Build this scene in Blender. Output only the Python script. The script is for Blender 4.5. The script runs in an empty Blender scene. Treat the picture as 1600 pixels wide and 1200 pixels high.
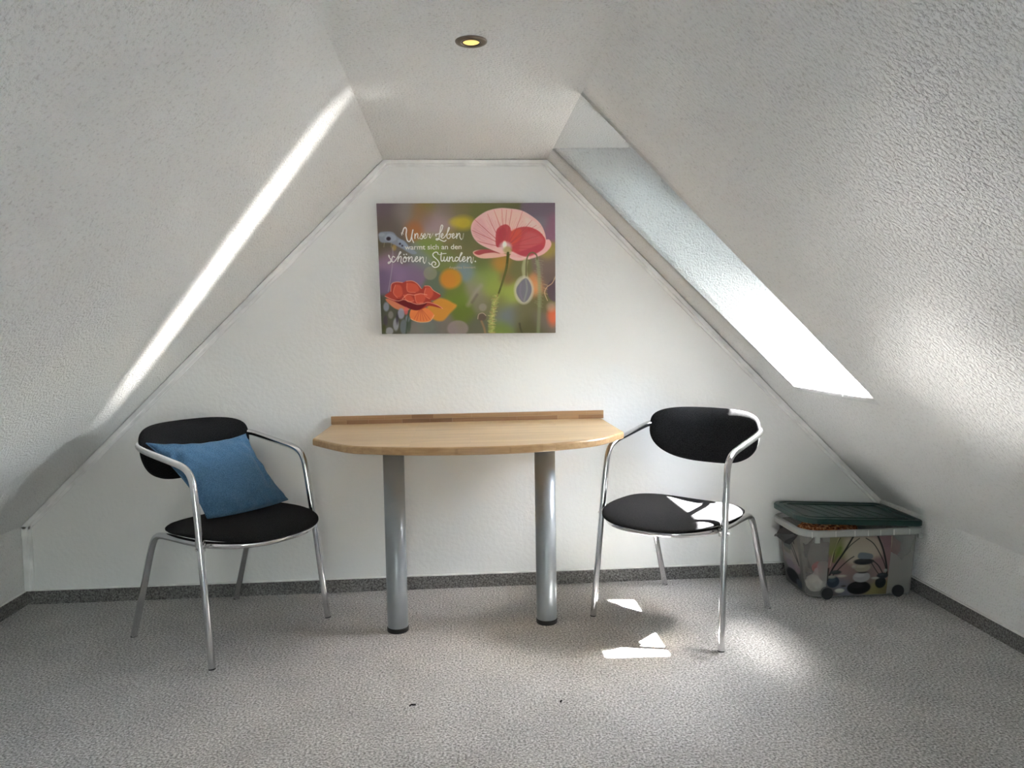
import bpy, bmesh, math, random
import numpy as np
from mathutils import Vector, Matrix
random.seed(7)
rng = np.random.default_rng(7)
S = bpy.context.scene
COL = S.collection

# ------------------------------------------------------------------ camera
cam_d = bpy.data.cameras.new('camera')
cam = bpy.data.objects.new('camera', cam_d)
COL.objects.link(cam)
cam_d.sensor_width = 36.0
cam_d.lens = 26.734
cam_d.clip_start = 0.05
FW = Vector((0.0687886, 0.9952734, -0.0685499))
RT = Vector((0.9974161, -0.0700383, -0.0159939))
UP = Vector((0.0207194, 0.0672726, 0.9975195))
cam.matrix_world = Matrix(((RT.x, UP.x, -FW.x, 0.0), (RT.y, UP.y, -FW.y, -3.5),
                           (RT.z, UP.z, -FW.z, 1.19011), (0, 0, 0, 1)))
S.camera = cam

# ------------------------------------------------------------------ sky, sun, exposure
W = bpy.data.worlds.new('sky')
S.world = W
W.use_nodes = True
wn = W.node_tree
wn.nodes.clear()
wo = wn.nodes.new('ShaderNodeOutputWorld')
wb = wn.nodes.new('ShaderNodeBackground')
ws = wn.nodes.new('ShaderNodeTexSky')
ws.sky_type = 'NISHITA'
ws.sun_disc = False
ws.sun_elevation = math.radians(53)
ws.sun_rotation = math.radians(95)
ws.air_density = 1.0
ws.dust_density = 2.0
wb.inputs['Strength'].default_value = 1.4
wh = wn.nodes.new('ShaderNodeMix')          # thin bright haze over the blue
wh.data_type = 'RGBA'
wh.inputs[0].default_value = 0.5
wh.inputs[7].default_value = (0.585, 0.585, 0.585, 1)
wn.links.new(ws.outputs[0], wh.inputs[6])
wn.links.new(wh.outputs[2], wb.inputs['Color'])
wn.links.new(wb.outputs[0], wo.inputs[0])

sun_d = bpy.data.lights.new('sun', 'SUN')
sun_d.energy = 60.0
sun_d.angle = math.radians(0.9)
sun_d.color = (1.0, 0.975, 0.95)
sun = bpy.data.objects.new('sun', sun_d)
COL.objects.link(sun)
SUN_DIR = Vector((-0.75, 0.055, -1.0)).normalized()
sun.rotation_euler = SUN_DIR.to_track_quat('-Z', 'Y').to_euler()
sun.location = (6, -1, 6)

S.view_settings.view_transform = 'Standard'
S.view_settings.look = 'None'
S.view_settings.gamma = 1.0
S.view_settings.use_curve_mapping = False
S.view_settings.exposure = 3.42
S.cycles.use_denoising = True
S.cycles.max_bounces = 14
S.cycles.diffuse_bounces = 8
S.cycles.glossy_bounces = 5
S.cycles.transmission_bounces = 6
S.cycles.transparent_max_bounces = 10
S.cycles.caustics_reflective = False
S.cycles.caustics_refractive = False
S.cycles.sample_clamp_indirect = 6.0
S.cycles.blur_glossy = 0.5

def portal(name, loc, direction, sx, sy, upv=(0, 0, 1)):
    d = bpy.data.lights.new(name, 'AREA')
    d.shape = 'RECTANGLE'
    d.size = sx
    d.size_y = sy
    d.cycles.is_portal = True
    o = bpy.data.objects.new(name, d)
    COL.objects.link(o)
    dz = -Vector(direction).normalized()
    dx = Vector((0, 1, 0)) if abs(dz.y) < .5 else Vector((1, 0, 0))
    dy = dz.cross(dx).normalized()
    o.matrix_world = Matrix(((dx.x, dy.x, dz.x, loc[0]), (dx.y, dy.y, dz.y, loc[1]), (dx.z, dy.z, dz.z, loc[2]), (0, 0, 0, 1)))
    return o

GLINT_POWER = 0.10
# room dimensions (metres)
XL, XR = -1.967, 2.017          # knee walls
ZKL, ZKR = 0.359, 0.356         # knee wall heights
XTL, XTR, HC = -0.322, 0.419, 1.968
YB, YR = 0.0, -6.6              # gable wall in view, gable wall behind the camera
SR = Vector((XR - XTR, 0, ZKR - HC)).normalized()     # down the right slope
NR = Vector((-SR.z, 0, SR.x))                          # outward normal of the right slope
SL = Vector((XL - XTL, 0, ZKL - HC)).normalized()
NL = Vector((SL.z, 0, -SL.x))
if NL.z < 0: NL = -NL
if NR.z < 0: NR = -NR

# ------------------------------------------------------------------ helpers
def lin(c):
    c = np.asarray(c, float) / 255.0
    return np.where(c <= 0.04045, c / 12.92, ((c + 0.055) / 1.055) ** 2.4)

def mesh_obj(name, verts, faces, mat=None, parent=None, smooth=False, uv=None):
    me = bpy.data.meshes.new(name)
    me.from_pydata([tuple(v) for v in verts], [], faces)
    me.update()
    if smooth:
        me.polygons.foreach_set('use_smooth', [True] * len(me.polygons))
    if mat: me.materials.append(mat)
    o = bpy.data.objects.new(name, me)
    COL.objects.link(o)
    if parent: o.parent = parent
    return o

def bm_obj(name, bm, mat=None, parent=None, smooth=False, bevel=0, seg=2):
    if bevel:
        es = [e for e in bm.edges if len(e.link_faces) == 2 and e.calc_face_angle(0) > 0.6]
        bmesh.ops.bevel(bm, geom=es, offset=bevel, segments=seg, affect='EDGES', profile=0.6)
    bmesh.ops.recalc_face_normals(bm, faces=bm.faces)
    me = bpy.data.meshes.new(name)
    bm.to_mesh(me)
    bm.free()
    if smooth:
        me.polygons.foreach_set('use_smooth', [True] * len(me.polygons))
    if mat: me.materials.append(mat)
    o = bpy.data.objects.new(name, me)
    COL.objects.link(o)
    if parent: o.parent = parent
    return o

def box(bm, lo, hi):
    vs = [bm.verts.new((x, y, z)) for x in (lo[0], hi[0]) for y in (lo[1], hi[1]) for z in (lo[2], hi[2])]
    for f in ((0, 1, 3, 2), (4, 6, 7, 5), (0, 4, 5, 1), (2, 3, 7, 6), (0, 2, 6, 4), (1, 5, 7, 3)):
        bm.faces.new([vs[i] for i in f])

def prism(bm, pts, off):
    """closed prism: polygon pts (3D) extruded by the vector off"""
    off = Vector(off)
    a = [bm.verts.new(Vector(p)) for p in pts]
    b = [bm.verts.new(Vector(p) + off) for p in pts]
    n = len(a)
    bm.faces.new(a)
    bm.faces.new(b[::-1])
    for i in range(n):
        bm.faces.new((a[i], b[i], b[(i + 1) % n], a[(i + 1) % n]))

def catmull(pts, n=8):
    P = [Vector(p) for p in pts]
    P = [P[0] * 2 - P[1]] + P + [P[-1] * 2 - P[-2]]
    out = []
    for i in range(1, len(P) - 2):
        for k in range(n):
            t = k / n
            a, b, c, d = P[i - 1], P[i], P[i + 1], P[i + 2]
            out.append(0.5 * ((2 * b) + (c - a) * t + (2 * a - 5 * b + 4 * c - d) * t * t + (3 * b - a - 3 * c + d) * t ** 3))
    out.append(P[-2].copy())
    return out

def tube(bm, path, r, seg=16, cap=True):
    path = [Vector(p) for p in path]
    t0 = (path[1] - path[0]).normalized()
    u = t0.orthogonal().normalized()
    rings = []
    for i, p in enumerate(path):
        t = (path[min(i + 1, len(path) - 1)] - path[max(i - 1, 0)]).normalized()
        u = (u - t * u.dot(t)).normalized()
        v = t.cross(u)
        rr = r[i] if isinstance(r, (list, tuple)) else r
        rings.append([bm.verts.new(p + (u * math.cos(a) + v * math.sin(a)) * rr)
                      for a in [2 * math.pi * k / seg for k in range(seg)]])
    for A, B in zip(rings, rings[1:]):
        for k in range(seg):
            bm.faces.new((A[k], A[(k + 1) % seg], B[(k + 1) % seg], B[k]))
    if cap:                          # caps on their own vertices keep the shading of the tube clean
        bm.faces.new([bm.verts.new(v.co) for v in rings[0][::-1]])
        bm.faces.new([bm.verts.new(v.co) for v in rings[-1]])

def lathe(bm, prof, centre=(0, 0, 0), seg=48):
    """prof: list of (r, z)"""
    c = Vector(centre)
    rings = []
    for r, z in prof:
        if r < 1e-6:
            rings.append([bm.verts.new(c + Vector((0, 0, z)))])
        else:
            rings.append([bm.verts.new(c + Vector((r * math.cos(2 * math.pi * k / seg), r * math.sin(2 * math.pi * k / seg), z))) for k in range(seg)])
    for A, B in zip(rings, rings[1:]):
        for k in range(seg):
            k2 = (k + 1) % seg
            if len(A) == 1 and len(B) == 1: continue
            if len(A) == 1: bm.faces.new((A[0], B[k], B[k2]))
            elif len(B) == 1: bm.faces.new((A[k], B[0], A[k2]))
            else: bm.faces.new((A[k], B[k], B[k2], A[k2]))

def empty(name, loc=(0, 0, 0), rz=0.0):
    o = bpy.data.objects.new(name, None)
    o.empty_display_size = 0.1
    COL.objects.link(o)
    o.location = loc
    o.rotation_euler = (0, 0, rz)
    return o

def tag(o, label, cat, group=None):
    o['label'] = label
    o['category'] = cat
    if group: o['group'] = group
    return o

def struct(o):
    o['kind'] = 'structure'
    return o

# ------------------------------------------------------------------ materials
def new_mat(name):
    m = bpy.data.materials.new(name)
    m.use_nodes = True
    return m, m.node_tree, m.node_tree.nodes['Principled BSDF']

def N(nt, typ, **kw):
    n = nt.nodes.new(typ)
    for k, v in kw.items():
        if hasattr(n, k): setattr(n, k, v)
        else: n.inputs[k].default_value = v
    return n

def coords(nt, scale=(1, 1, 1), kind='Object'):
    tc = N(nt, 'ShaderNodeTexCoord')
    mp = N(nt, 'ShaderNodeMapping')
    mp.inputs['Scale'].default_value = scale
    nt.links.new(tc.outputs[kind], mp.inputs[0])
    return mp.outputs[0]

def ramp(nt, fac, stops):
    r = N(nt, 'ShaderNodeValToRGB')
    els = r.color_ramp.elements
    while len(els) < len(stops): els.new(0.5)
    for e, (p, c) in zip(els, stops):
        e.position = p
        e.color = (*c, 1)
    nt.links.new(fac, r.inputs[0])
    return r.outputs[0]

def bump(nt, h, bsdf, strength=0.3, dist=0.002, prev=None):
    b = N(nt, 'ShaderNodeBump')
    b.inputs['Strength'].default_value = strength
    b.inputs['Distance'].default_value = dist
    nt.links.new(h, b.inputs['Height'])
    if prev: nt.links.new(prev, b.inputs['Normal'])
    if bsdf: nt.links.new(b.outputs[0], bsdf.inputs['Normal'])
    return b.outputs[0]

def plaster(name, col, depth, scale, pits=True):
    m, nt, b = new_mat(name)
    b.inputs['Roughness'].default_value = 0.92
    b.inputs['Specular IOR Level'].default_value = 0.15
    co = coords(nt)
    n1 = N(nt, 'ShaderNodeTexNoise'); n1.inputs['Scale'].default_value = scale; n1.inputs['Detail'].default_value = 2.5; n1.inputs['Roughness'].default_value = 0.5
    nt.links.new(co, n1.inputs['Vector'])
    n2 = N(nt, 'ShaderNodeTexNoise'); n2.inputs['Scale'].default_value = 1.3; n2.inputs['Detail'].default_value = 3
    nt.links.new(co, n2.inputs['Vector'])
    c = ramp(nt, n2.outputs[0], [(0.3, tuple(x * 0.97 for x in col)), (0.7, col)])
    if pits:
        pr = ramp(nt, n1.outputs[0], [(0.27, (0.77, 0.76, 0.75)), (0.42, (1, 1, 1))])
        mx = N(nt, 'ShaderNodeMix', data_type='RGBA', blend_type='MULTIPLY')
        mx.inputs[0].default_value = 0.8
        nt.links.new(c, mx.inputs[6]); nt.links.new(pr, mx.inputs[7])
        c = mx.outputs[2]
    nt.links.new(c, b.inputs['Base Color'])
    hr = ramp(nt, n1.outputs[0], [(0.3, (0, 0, 0)), (0.62, (1, 1, 1))])
    bump(nt, hr, b, 1.0, depth)
    return m

M = {}
M['slope'] = plaster('rough_plaster', (0.865, 0.86, 0.85), 0.0030, 120)
M['wall'] = plaster('painted_wall', (0.865, 0.86, 0.85), 0.0006, 55, False)
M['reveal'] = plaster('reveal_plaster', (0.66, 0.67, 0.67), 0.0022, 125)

def carpet(name, c0, c1, c2, d):
    m, nt, b = new_mat(name)
    b.inputs['Roughness'].default_value = 1.0
    b.inputs['Specular IOR Level'].default_value = 0.05
    co = coords(nt)
    n1 = N(nt, 'ShaderNodeTexNoise'); n1.inputs['Scale'].default_value = 135; n1.inputs['Detail'].default_value = 3; n1.inputs['Roughness'].default_value = 0.65
    nt.links.new(co, n1.inputs['Vector'])
    n2 = N(nt, 'ShaderNodeTexNoise'); n2.inputs['Scale'].default_value = 5; n2.inputs['Detail'].default_value = 4
    nt.links.new(co, n2.inputs['Vector'])
    c = ramp(nt, n1.outputs[0], [(0.34, c0), (0.5, c1), (0.66, c2)])
    r2 = ramp(nt, n2.outputs[0], [(0.3, (0.9, 0.9, 0.9)), (0.7, (1.06, 1.05, 1.04))])
    mx = N(nt, 'ShaderNodeMix', data_type='RGBA', blend_type='MULTIPLY'); mx.inputs[0].default_value = 1
    nt.links.new(c, mx.inputs[6]); nt.links.new(r2, mx.inputs[7])
    nt.links.new(mx.outputs[2], b.inputs['Base Color'])
    bump(nt, n1.outputs[0], b, 1.0, d)
    return m
M['carpet'] = carpet('grey_carpet', (0.20, 0.192, 0.188), (0.48, 0.468, 0.46), (0.80, 0.785, 0.775), 0.006)
M['carpet_strip'] = carpet('carpet_edge_strip', (0.08, 0.075, 0.072), (0.19, 0.18, 0.175), (0.32, 0.31, 0.30), 0.004)

def simple(name, col, rough=0.5, metal=0.0, spec=0.5, noise=None, nb=0.0):
    m, nt, b = new_mat(name)
    b.inputs['Base Color'].default_value = (*col, 1)
    b.inputs['Roughness'].default_value = rough
    b.inputs['Metallic'].default_value = metal
    b.inputs['Specular IOR Level'].default_value = spec
    if noise:
        co = coords(nt)
        n1 = N(nt, 'ShaderNodeTexNoise'); n1.inputs['Scale'].default_value = noise; n1.inputs['Detail'].default_value = 3
        nt.links.new(co, n1.inputs['Vector'])
        c = ramp(nt, n1.outputs[0], [(0.3, tuple(x * 0.85 for x in col)), (0.7, tuple(min(1, x * 1.12) for x in col))])
        nt.links.new(c, b.inputs['Base Color'])
        if nb: bump(nt, n1.outputs[0], b, 1.0, nb)
    return m
M['trim'] = simple('white_trim', (0.88, 0.875, 0.865), 0.5, noise=9)
M['cap'] = simple('white_edge_bead', (0.86, 0.85, 0.83), 0.5, noise=20)
M['dark_rear'] = simple('dark_brown_rear_wall', (0.20, 0.13, 0.08), 0.6, noise=3)  # unseen rear wall made dark to cut bounced light near the camera
M['frame'] = simple('window_wood_white', (0.8, 0.8, 0.78), 0.4, noise=12)
M['chrome'] = simple('polished_chrome', (0.74, 0.74, 0.75), 0.14, 1.0, noise=6)
M['chrome_part'] = simple('satin_steel', (0.6, 0.6, 0.6), 0.25, 1.0, noise=8)
M['black_plastic'] = simple('black_plastic', (0.012, 0.012, 0.013), 0.45, noise=40)
M['leg_paint'] = simple('silver_grey_paint', (0.30, 0.32, 0.34), 0.33, 0.35, noise=5)
M['lamp_metal'] = simple('bronze_metal', (0.20, 0.17, 0.145), 0.32, 1.0, noise=30)
M['lamp_dark'] = simple('dark_lamp_metal', (0.05, 0.04, 0.032), 0.4, 0.8, noise=30)
M['lid'] = simple('dark_green_plastic', (0.003, 0.028, 0.022), 0.34, noise=14)
M['ground'] = simple('paved_ground', (0.21, 0.21, 0.20), 0.95, noise=1.5)
M['canvas_side'] = simple('canvas_edge', (0.16, 0.13, 0.14), 0.8, noise=60)
M['ink'] = simple('cream_ink', (0.80, 0.77, 0.68), 0.7, noise=30)
M['ink_dim'] = simple('beige_ink', (0.45, 0.38, 0.27), 0.7, noise=30)

def fabric(name, col, col2, scale, d, sheen=0.0, rough=0.95):
    m, nt, b = new_mat(name)
    b.inputs['Roughness'].default_value = rough
    b.inputs['Specular IOR Level'].default_value = 0.1
    b.inputs['Sheen Weight'].default_value = sheen
    b.inputs['Sheen Roughness'].default_value = 0.5
    co = coords(nt)
    n1 = N(nt, 'ShaderNodeTexNoise'); n1.inputs['Scale'].default_value = scale; n1.inputs['Detail'].default_value = 2
    nt.links.new(co, n1.inputs['Vector'])
    c = ramp(nt, n1.outputs[0], [(0.36, col), (0.64, col2)])
    nt.links.new(c, b.inputs['Base Color'])
    bump(nt, n1.outputs[0], b, 1.0, d)
    return m
M['black_fabric'] = fabric('black_upholstery', (0.007, 0.007, 0.008), (0.029, 0.028, 0.030), 420, 0.0012)

def denim():
    m, nt, b = new_mat('blue_woven_cotton')
    b.inputs['Roughness'].default_value = 0.95
    b.inputs['Specular IOR Level'].default_value = 0.1
    b.inputs['Sheen Weight'].default_value = 0.15
    co = coords(nt, (260, 260, 420))
    n1 = N(nt, 'ShaderNodeTexNoise'); n1.inputs['Scale'].default_value = 1; n1.inputs['Detail'].default_value = 2
    nt.links.new(co, n1.inputs['Vector'])
    c = ramp(nt, n1.outputs[0], [(0.3, (0.045, 0.115, 0.215)), (0.7, (0.115, 0.235, 0.385))])
    nt.links.new(c, b.inputs['Base Color'])
    co2 = coords(nt)
    n2 = N(nt, 'ShaderNodeTexNoise'); n2.inputs['Scale'].default_value = 18; n2.inputs['Detail'].default_value = 2
    nt.links.new(co2, n2.inputs['Vector'])
    p = bump(nt, n2.outputs[0], None, 1.0, 0.004)
    bump(nt, n1.outputs[0], b, 0.8, 0.001, p)
    return m
M['denim'] = denim()

def beech(name, ca, cb, cc, stave=0.042, length=0.6):
    m, nt, b = new_mat(name)
    b.inputs['Roughness'].default_value = 0.38
    b.inputs['Coat Weight'].default_value = 0.15
    b.inputs['Coat Roughness'].default_value = 0.3
    co = coords(nt)
    br = N(nt, 'ShaderNodeTexBrick')
    br.offset = 0.37
    br.inputs['Scale'].default_value = 1.0
    br.inputs['Mortar Size'].default_value = 0.0004
    br.inputs['Brick Width'].default_value = length
    br.inputs['Row Height'].default_value = stave
    br.inputs['Color1'].default_value = (*ca, 1)
    br.inputs['Color2'].default_value = (*cb, 1)
    br.inputs['Mortar'].default_value = (*cc, 1)
    nt.links.new(co, br.inputs['Vector'])
    co2 = coords(nt, (4, 90, 90))
    n1 = N(nt, 'ShaderNodeTexNoise'); n1.inputs['Scale'].default_value = 1; n1.inputs['Detail'].default_value = 5; n1.inputs['Distortion'].default_value = 0.4
    nt.links.new(co2, n1.inputs['Vector'])
    g = ramp(nt, n1.outputs[0], [(0.35, (0.80, 0.74, 0.66)), (0.65, (1.04, 1.03, 1.0))])
    mx = N(nt, 'ShaderNodeMix', data_type='RGBA', blend_type='MULTIPLY'); mx.inputs[0].default_value = 0.85
    nt.links.new(br.outputs[0], mx.inputs[6]); nt.links.new(g, mx.inputs[7])
    nt.links.new(mx.outputs[2], b.inputs['Base Color'])
    bump(nt, n1.outputs[0], b, 0.15, 0.0005)
    return m
M['beech'] = beech('beech_top', (0.66, 0.46, 0.25), (0.58, 0.385, 0.195), (0.44, 0.28, 0.14))
M['beech_edge'] = beech('beech_edge', (0.54, 0.36, 0.19), (0.49, 0.315, 0.155), (0.44, 0.28, 0.135), 0.04, 0.16)
M['stave_a'] = beech('stave_reddish', (0.30, 0.165, 0.085), (0.285, 0.155, 0.08), (0.4, 0.22, 0.11), 0.5, 3)
M['stave_b'] = beech('stave_light', (0.42, 0.26, 0.14), (0.40, 0.25, 0.13), (0.5, 0.3, 0.15), 0.5, 3)
M['stave_c'] = beech('stave_dark', (0.22, 0.115, 0.058), (0.21, 0.11, 0.055), (0.3, 0.16, 0.08), 0.5, 3)

def glass():
    m, nt, b = new_mat('window_glass')
    nt.nodes.remove(b)
    out = nt.nodes['Material Output']
    t = N(nt, 'ShaderNodeBsdfTransparent'); t.inputs[0].default_value = (0.95, 0.97, 0.96, 1)
    g = N(nt, 'ShaderNodeBsdfGlossy'); g.inputs['Roughness'].default_value = 0.02
    f = N(nt, 'ShaderNodeFresnel'); f.inputs[0].default_value = 1.45
    mx = N(nt, 'ShaderNodeMixShader')
    nt.links.new(f.outputs[0], mx.inputs[0]); nt.links.new(t.outputs[0], mx.inputs[1]); nt.links.new(g.outputs[0], mx.inputs[2])
    # translucent share added so the sunlit panes glow softly into the room
    co = coords(nt)
    n1 = N(nt, 'ShaderNodeTexNoise'); n1.inputs['Scale'].default_value = 9; n1.inputs['Detail'].default_value = 4
    nt.links.new(co, n1.inputs['Vector'])
    dc = ramp(nt, n1.outputs[0], [(0.3, (0.025, 0.025, 0.025)), (0.7, (0.065, 0.065, 0.065))])
    tl = N(nt, 'ShaderNodeBsdfTranslucent'); tl.inputs[0].default_value = (0.95, 0.95, 0.95, 1)
    m3 = N(nt, 'ShaderNodeMixShader')
    nt.links.new(dc, m3.inputs[0]); nt.links.new(mx.outputs[0], m3.inputs[1]); nt.links.new(tl.outputs[0], m3.inputs[2])
    nt.links.new(m3.outputs[0], out.inputs[0])
    return m
M['glass'] = glass()

def frosted(name, transp, col, tr=0.5):
    m, nt, b = new_mat(name)
    out = nt.nodes['Material Output']
    b.inputs['Roughness'].default_value = 0.4
    b.inputs['Base Color'].default_value = (*col, 1)
    co = coords(nt)
    n1 = N(nt, 'ShaderNodeTexNoise'); n1.inputs['Scale'].default_value = 6; n1.inputs['Detail'].default_value = 3
    nt.links.new(co, n1.inputs['Vector'])
    c = ramp(nt, n1.outputs[0], [(0.3, tuple(x * 0.9 for x in col)), (0.7, col)])
    nt.links.new(c, b.inputs['Base Color'])
    tl = N(nt, 'ShaderNodeBsdfTranslucent'); tl.inputs[0].default_value = (*col, 1)
    t = N(nt, 'ShaderNodeBsdfTransparent')
    m1 = N(nt, 'ShaderNodeMixShader'); m1.inputs[0].default_value = tr
    m2 = N(nt, 'ShaderNodeMixShader'); m2.inputs[0].default_value = transp
    nt.links.new(b.outputs[0], m1.inputs[1]); nt.links.new(tl.outputs[0], m1.inputs[2])
    nt.links.new(m1.outputs[0], m2.inputs[1]); nt.links.new(t.outputs[0], m2.inputs[2])
    nt.links.new(m2.outputs[0], out.inputs[0])
    return m
M['box_plastic'] = frosted('frosted_plastic', 0.64, (0.62, 0.60, 0.58))
M['rim_plastic'] = frosted('frosted_rim', 0.12, (0.66, 0.67, 0.66))
M['blind'] = frosted('awning_fabric', 0.01, (0.36, 0.39, 0.40), 0.29)

def emit(name, col, s):
    m, nt, b = new_mat(name)
    b.inputs['Base Color'].default_value = (*col, 1)
    co = coords(nt)
    v = N(nt, 'ShaderNodeTexVoronoi'); v.inputs['Scale'].default_value = 130
    nt.links.new(co, v.inputs['Vector'])
    c = ramp(nt, v.outputs['Distance'], [(0.0, col), (0.8, tuple(x * 0.55 for x in col))])
    nt.links.new(c, b.inputs['Emission Color'])
    b.inputs['Emission Strength'].default_value = s
    return m
M['bulb'] = emit('warm_bulb', (1.0, 0.66, 0.22), 0.14)

def vcol_mat(name, rough=0.75):
    m, nt, b = new_mat(name)
    a = N(nt, 'ShaderNodeAttribute', attribute_name='print')
    co = coords(nt, (900, 900, 900))
    n1 = N(nt, 'ShaderNodeTexNoise'); n1.inputs['Scale'].default_value = 1
    nt.links.new(co, n1.inputs['Vector'])
    nt.links.new(a.outputs['Color'], b.inputs['Base Color'])
    b.inputs['Roughness'].default_value = rough
    b.inputs['Specular IOR Level'].default_value = 0.15
    bump(nt, n1.outputs[0], b, 0.3, 0.0003)
    return m
M['print'] = vcol_mat('printed_canvas')
M['label_print'] = vcol_mat('printed_film', 0.4)

# ------------------------------------------------------------------ room shell
def quad_struct(name, pts, mat, thick):
    """slab: polygon pts facing the room, thickened by the vector thick (outwards)"""
    bm = bmesh.new()
    prism(bm, pts, thick)
    return struct(bm_obj(name, bm, mat))

quad_struct('floor', [(XL - .1, YR - .1, 0), (XR + .1, YR - .1, 0), (XR + .1, .1, 0), (XL - .1, .1, 0)], M['carpet'], (0, 0, -0.12))
gable = [(XL, 0, 0), (XR, 0, 0), (XR, 0, ZKR), (XTR, 0, HC), (XTL, 0, HC), (XL, 0, ZKL)]
quad_struct('wall_back', [Vector(p) for p in [(XL - .3, 0, -.05), (XR + .3, 0, -.05), (XR + .3, 0, ZKR), (XTR + .3, 0, HC + .3), (XTL - .3, 0, HC + .3), (XL - .3, 0, ZKL)]], M['wall'], (0, 0.2, 0))
quad_struct('wall_left', [(XL, YR, 0), (XL, 0, 0), (XL, 0, ZKL), (XL, YR, ZKL)], M['slope'], (-0.12, 0, 0))
quad_struct('wall_right', [(XR, YR, 0), (XR, 0, 0), (XR, 0, ZKR), (XR, YR, ZKR)], M['slope'], (0.12, 0, 0))
quad_struct('ceiling', [(XTL, YR, HC), (XTL, 0, HC), (XTR, 0, HC), (XTR, YR, HC)], M['slope'], (0, 0, 0.12))

def slope_panel(name, top, knee, nrm, holes, mat):
    """sloping wall with openings; holes: list of ((s0,yf0,yn0),(s1,yf1,yn1)): distance down the slope, far y, near y"""
    s = (knee - top)
    L = s.length
    s = s.normalized()
    P = lambda d, y: top + s * d + Vector((0, y, 0))
    bm = bmesh.new()
    y_prev = YB
    for (a0, f0, n0), (a1, f1, n1) in holes:
        e0 = f0 + (f0 - f1) / (a1 - a0) * a0
        prism(bm, [P(0, y_prev), P(0, f0), P(a0, f0), P(a1, f1), P(L, f1), P(L, y_prev)] if a0 > 0.01 else
              [P(0, y_prev), P(0, f0), P(a1, f1), P(L, f1), P(L, y_prev)], nrm * 0.02)
        prism(bm, [P(a1, f1), P(a1, n1), P(L, n1), P(L, f1)], nrm * 0.02)
        if a0 > 0.01:
            prism(bm, [P(0, f0), P(0, n0), P(a0, n0), P(a0, f0)], nrm * 0.02)
            prism(bm, [P(a0, n0), P(a0, n0)], nrm) if False else None
        y_prev = n0
    prism(bm, [P(0, y_prev), P(0, YR), P(L, YR), P(L, y_prev)], nrm * 0.02)
    return struct(bm_obj(name, bm, mat))

TR, KR = Vector((XTR, 0, HC)), Vector((XR, 0, ZKR))
TL_, KL = Vector((XTL, 0, HC)), Vector((XL, 0, ZKL))
A1 = 1.455                       # where the opening ends, measured down the right slope
W1 = ((0.0, -0.215, -0.953), (A1, -0.312, -0.953))
W3 = ((0.60, -4.55, -5.1), (1.10, -4.55, -5.1))
slope_panel('wall_right_slope', TR, KR, NR, [W1], M['slope'])
slope_panel('wall_left_slope', TL_, KL, NL, [W3], M['slope'])

def recess(idx, top, s, nrm, hole, depth, level_head, mat):
    (a0, f0, n0), (a1, f1, n1) = hole
    P = lambda d, y, h=0: top + s * d + Vector((0, y, 0)) + nrm * h
    # where the horizontal head meets the window plane
    if level_head:
        k = nrm.z * depth / -s.z
        b0 = a0 + k
    else:
        b0 = a0
    root = empty('window_%d' % idx, P(a1, (f1 + n1) / 2, depth))
    struct(root)
    inv = root.matrix_basis.inverted()
    def add(name, pts, off, m):
        bm = bmesh.new()
        prism(bm, [Vector(p) - root.location for p in pts], off)
        return bm_obj(name, bm, m, root)
    t = 0.03
    add('far_reveal', [P(a0, f0), P(a1, f1), P(a1, f1, depth), P(b0, f0 + (f1 - f0) * (b0 - a0) / (a1 - a0), depth)], (0, t, 0), mat)
    add('near_reveal', [P(a0, n0), P(a1, n1), P(a1, n1, depth), P(b0, n0, depth)], (0, -t, 0), mat)
    add('sill', [P(a1, f1), P(a1, n1), P(a1, n1, depth), P(a1, f1, depth)], s * t, mat)
    add('head', [P(a0, f0), P(a0, n0), P(b0, n0, depth), P(b0, f0, depth)], (Vector((0, 0, t)) if level_head else -s * t), mat)
    # frame and sash of the roof window
    fr = 0.05
    def bar(name, d0, d1, y0, y1, h0, h1, m, parent=root):
        bm = bmesh.new()
        prism(bm, [P(d0, y0, h0) - root.location, P(d1, y0, h0) - root.location, P(d1, y1, h0) - root.location, P(d0, y1, h0) - root.location], nrm * (h1 - h0))
        return bm_obj(name, bm, m, parent)
    yf = max(f0, f1) + 0.02
    yn = min(n0, n1) - 0.02
    dd = depth
    bar('frame_side', b0 - .03, a1 + .03, yf - .02 - fr, yf, dd, dd + .07, M['frame'])
    bar('frame_side', b0 - .03, a1 + .03, yn, yn + .02 + fr, dd, dd + .07, M['frame'])
    bar('frame_bottom', a1 - 0.025, a1 + .03, yn, yf, dd, dd + .07, M['frame'])
    bar('frame_top', b0 - .03, b0 + fr, yn, yf, dd, dd + .07, M['frame'])
    bar('pane', b0 + fr - .01, a1 - .02, yn + fr, yf - fr, dd + .03, dd + .036, M['glass'])
    return root, b0, P

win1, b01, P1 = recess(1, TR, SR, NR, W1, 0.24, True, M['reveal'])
win2, b02, P2 = recess(2, TL_, (KL - TL_).normalized(), NL, W3, 0.24, False, M['reveal'])  # unseen roof window, added to let sky light in from the left
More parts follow.
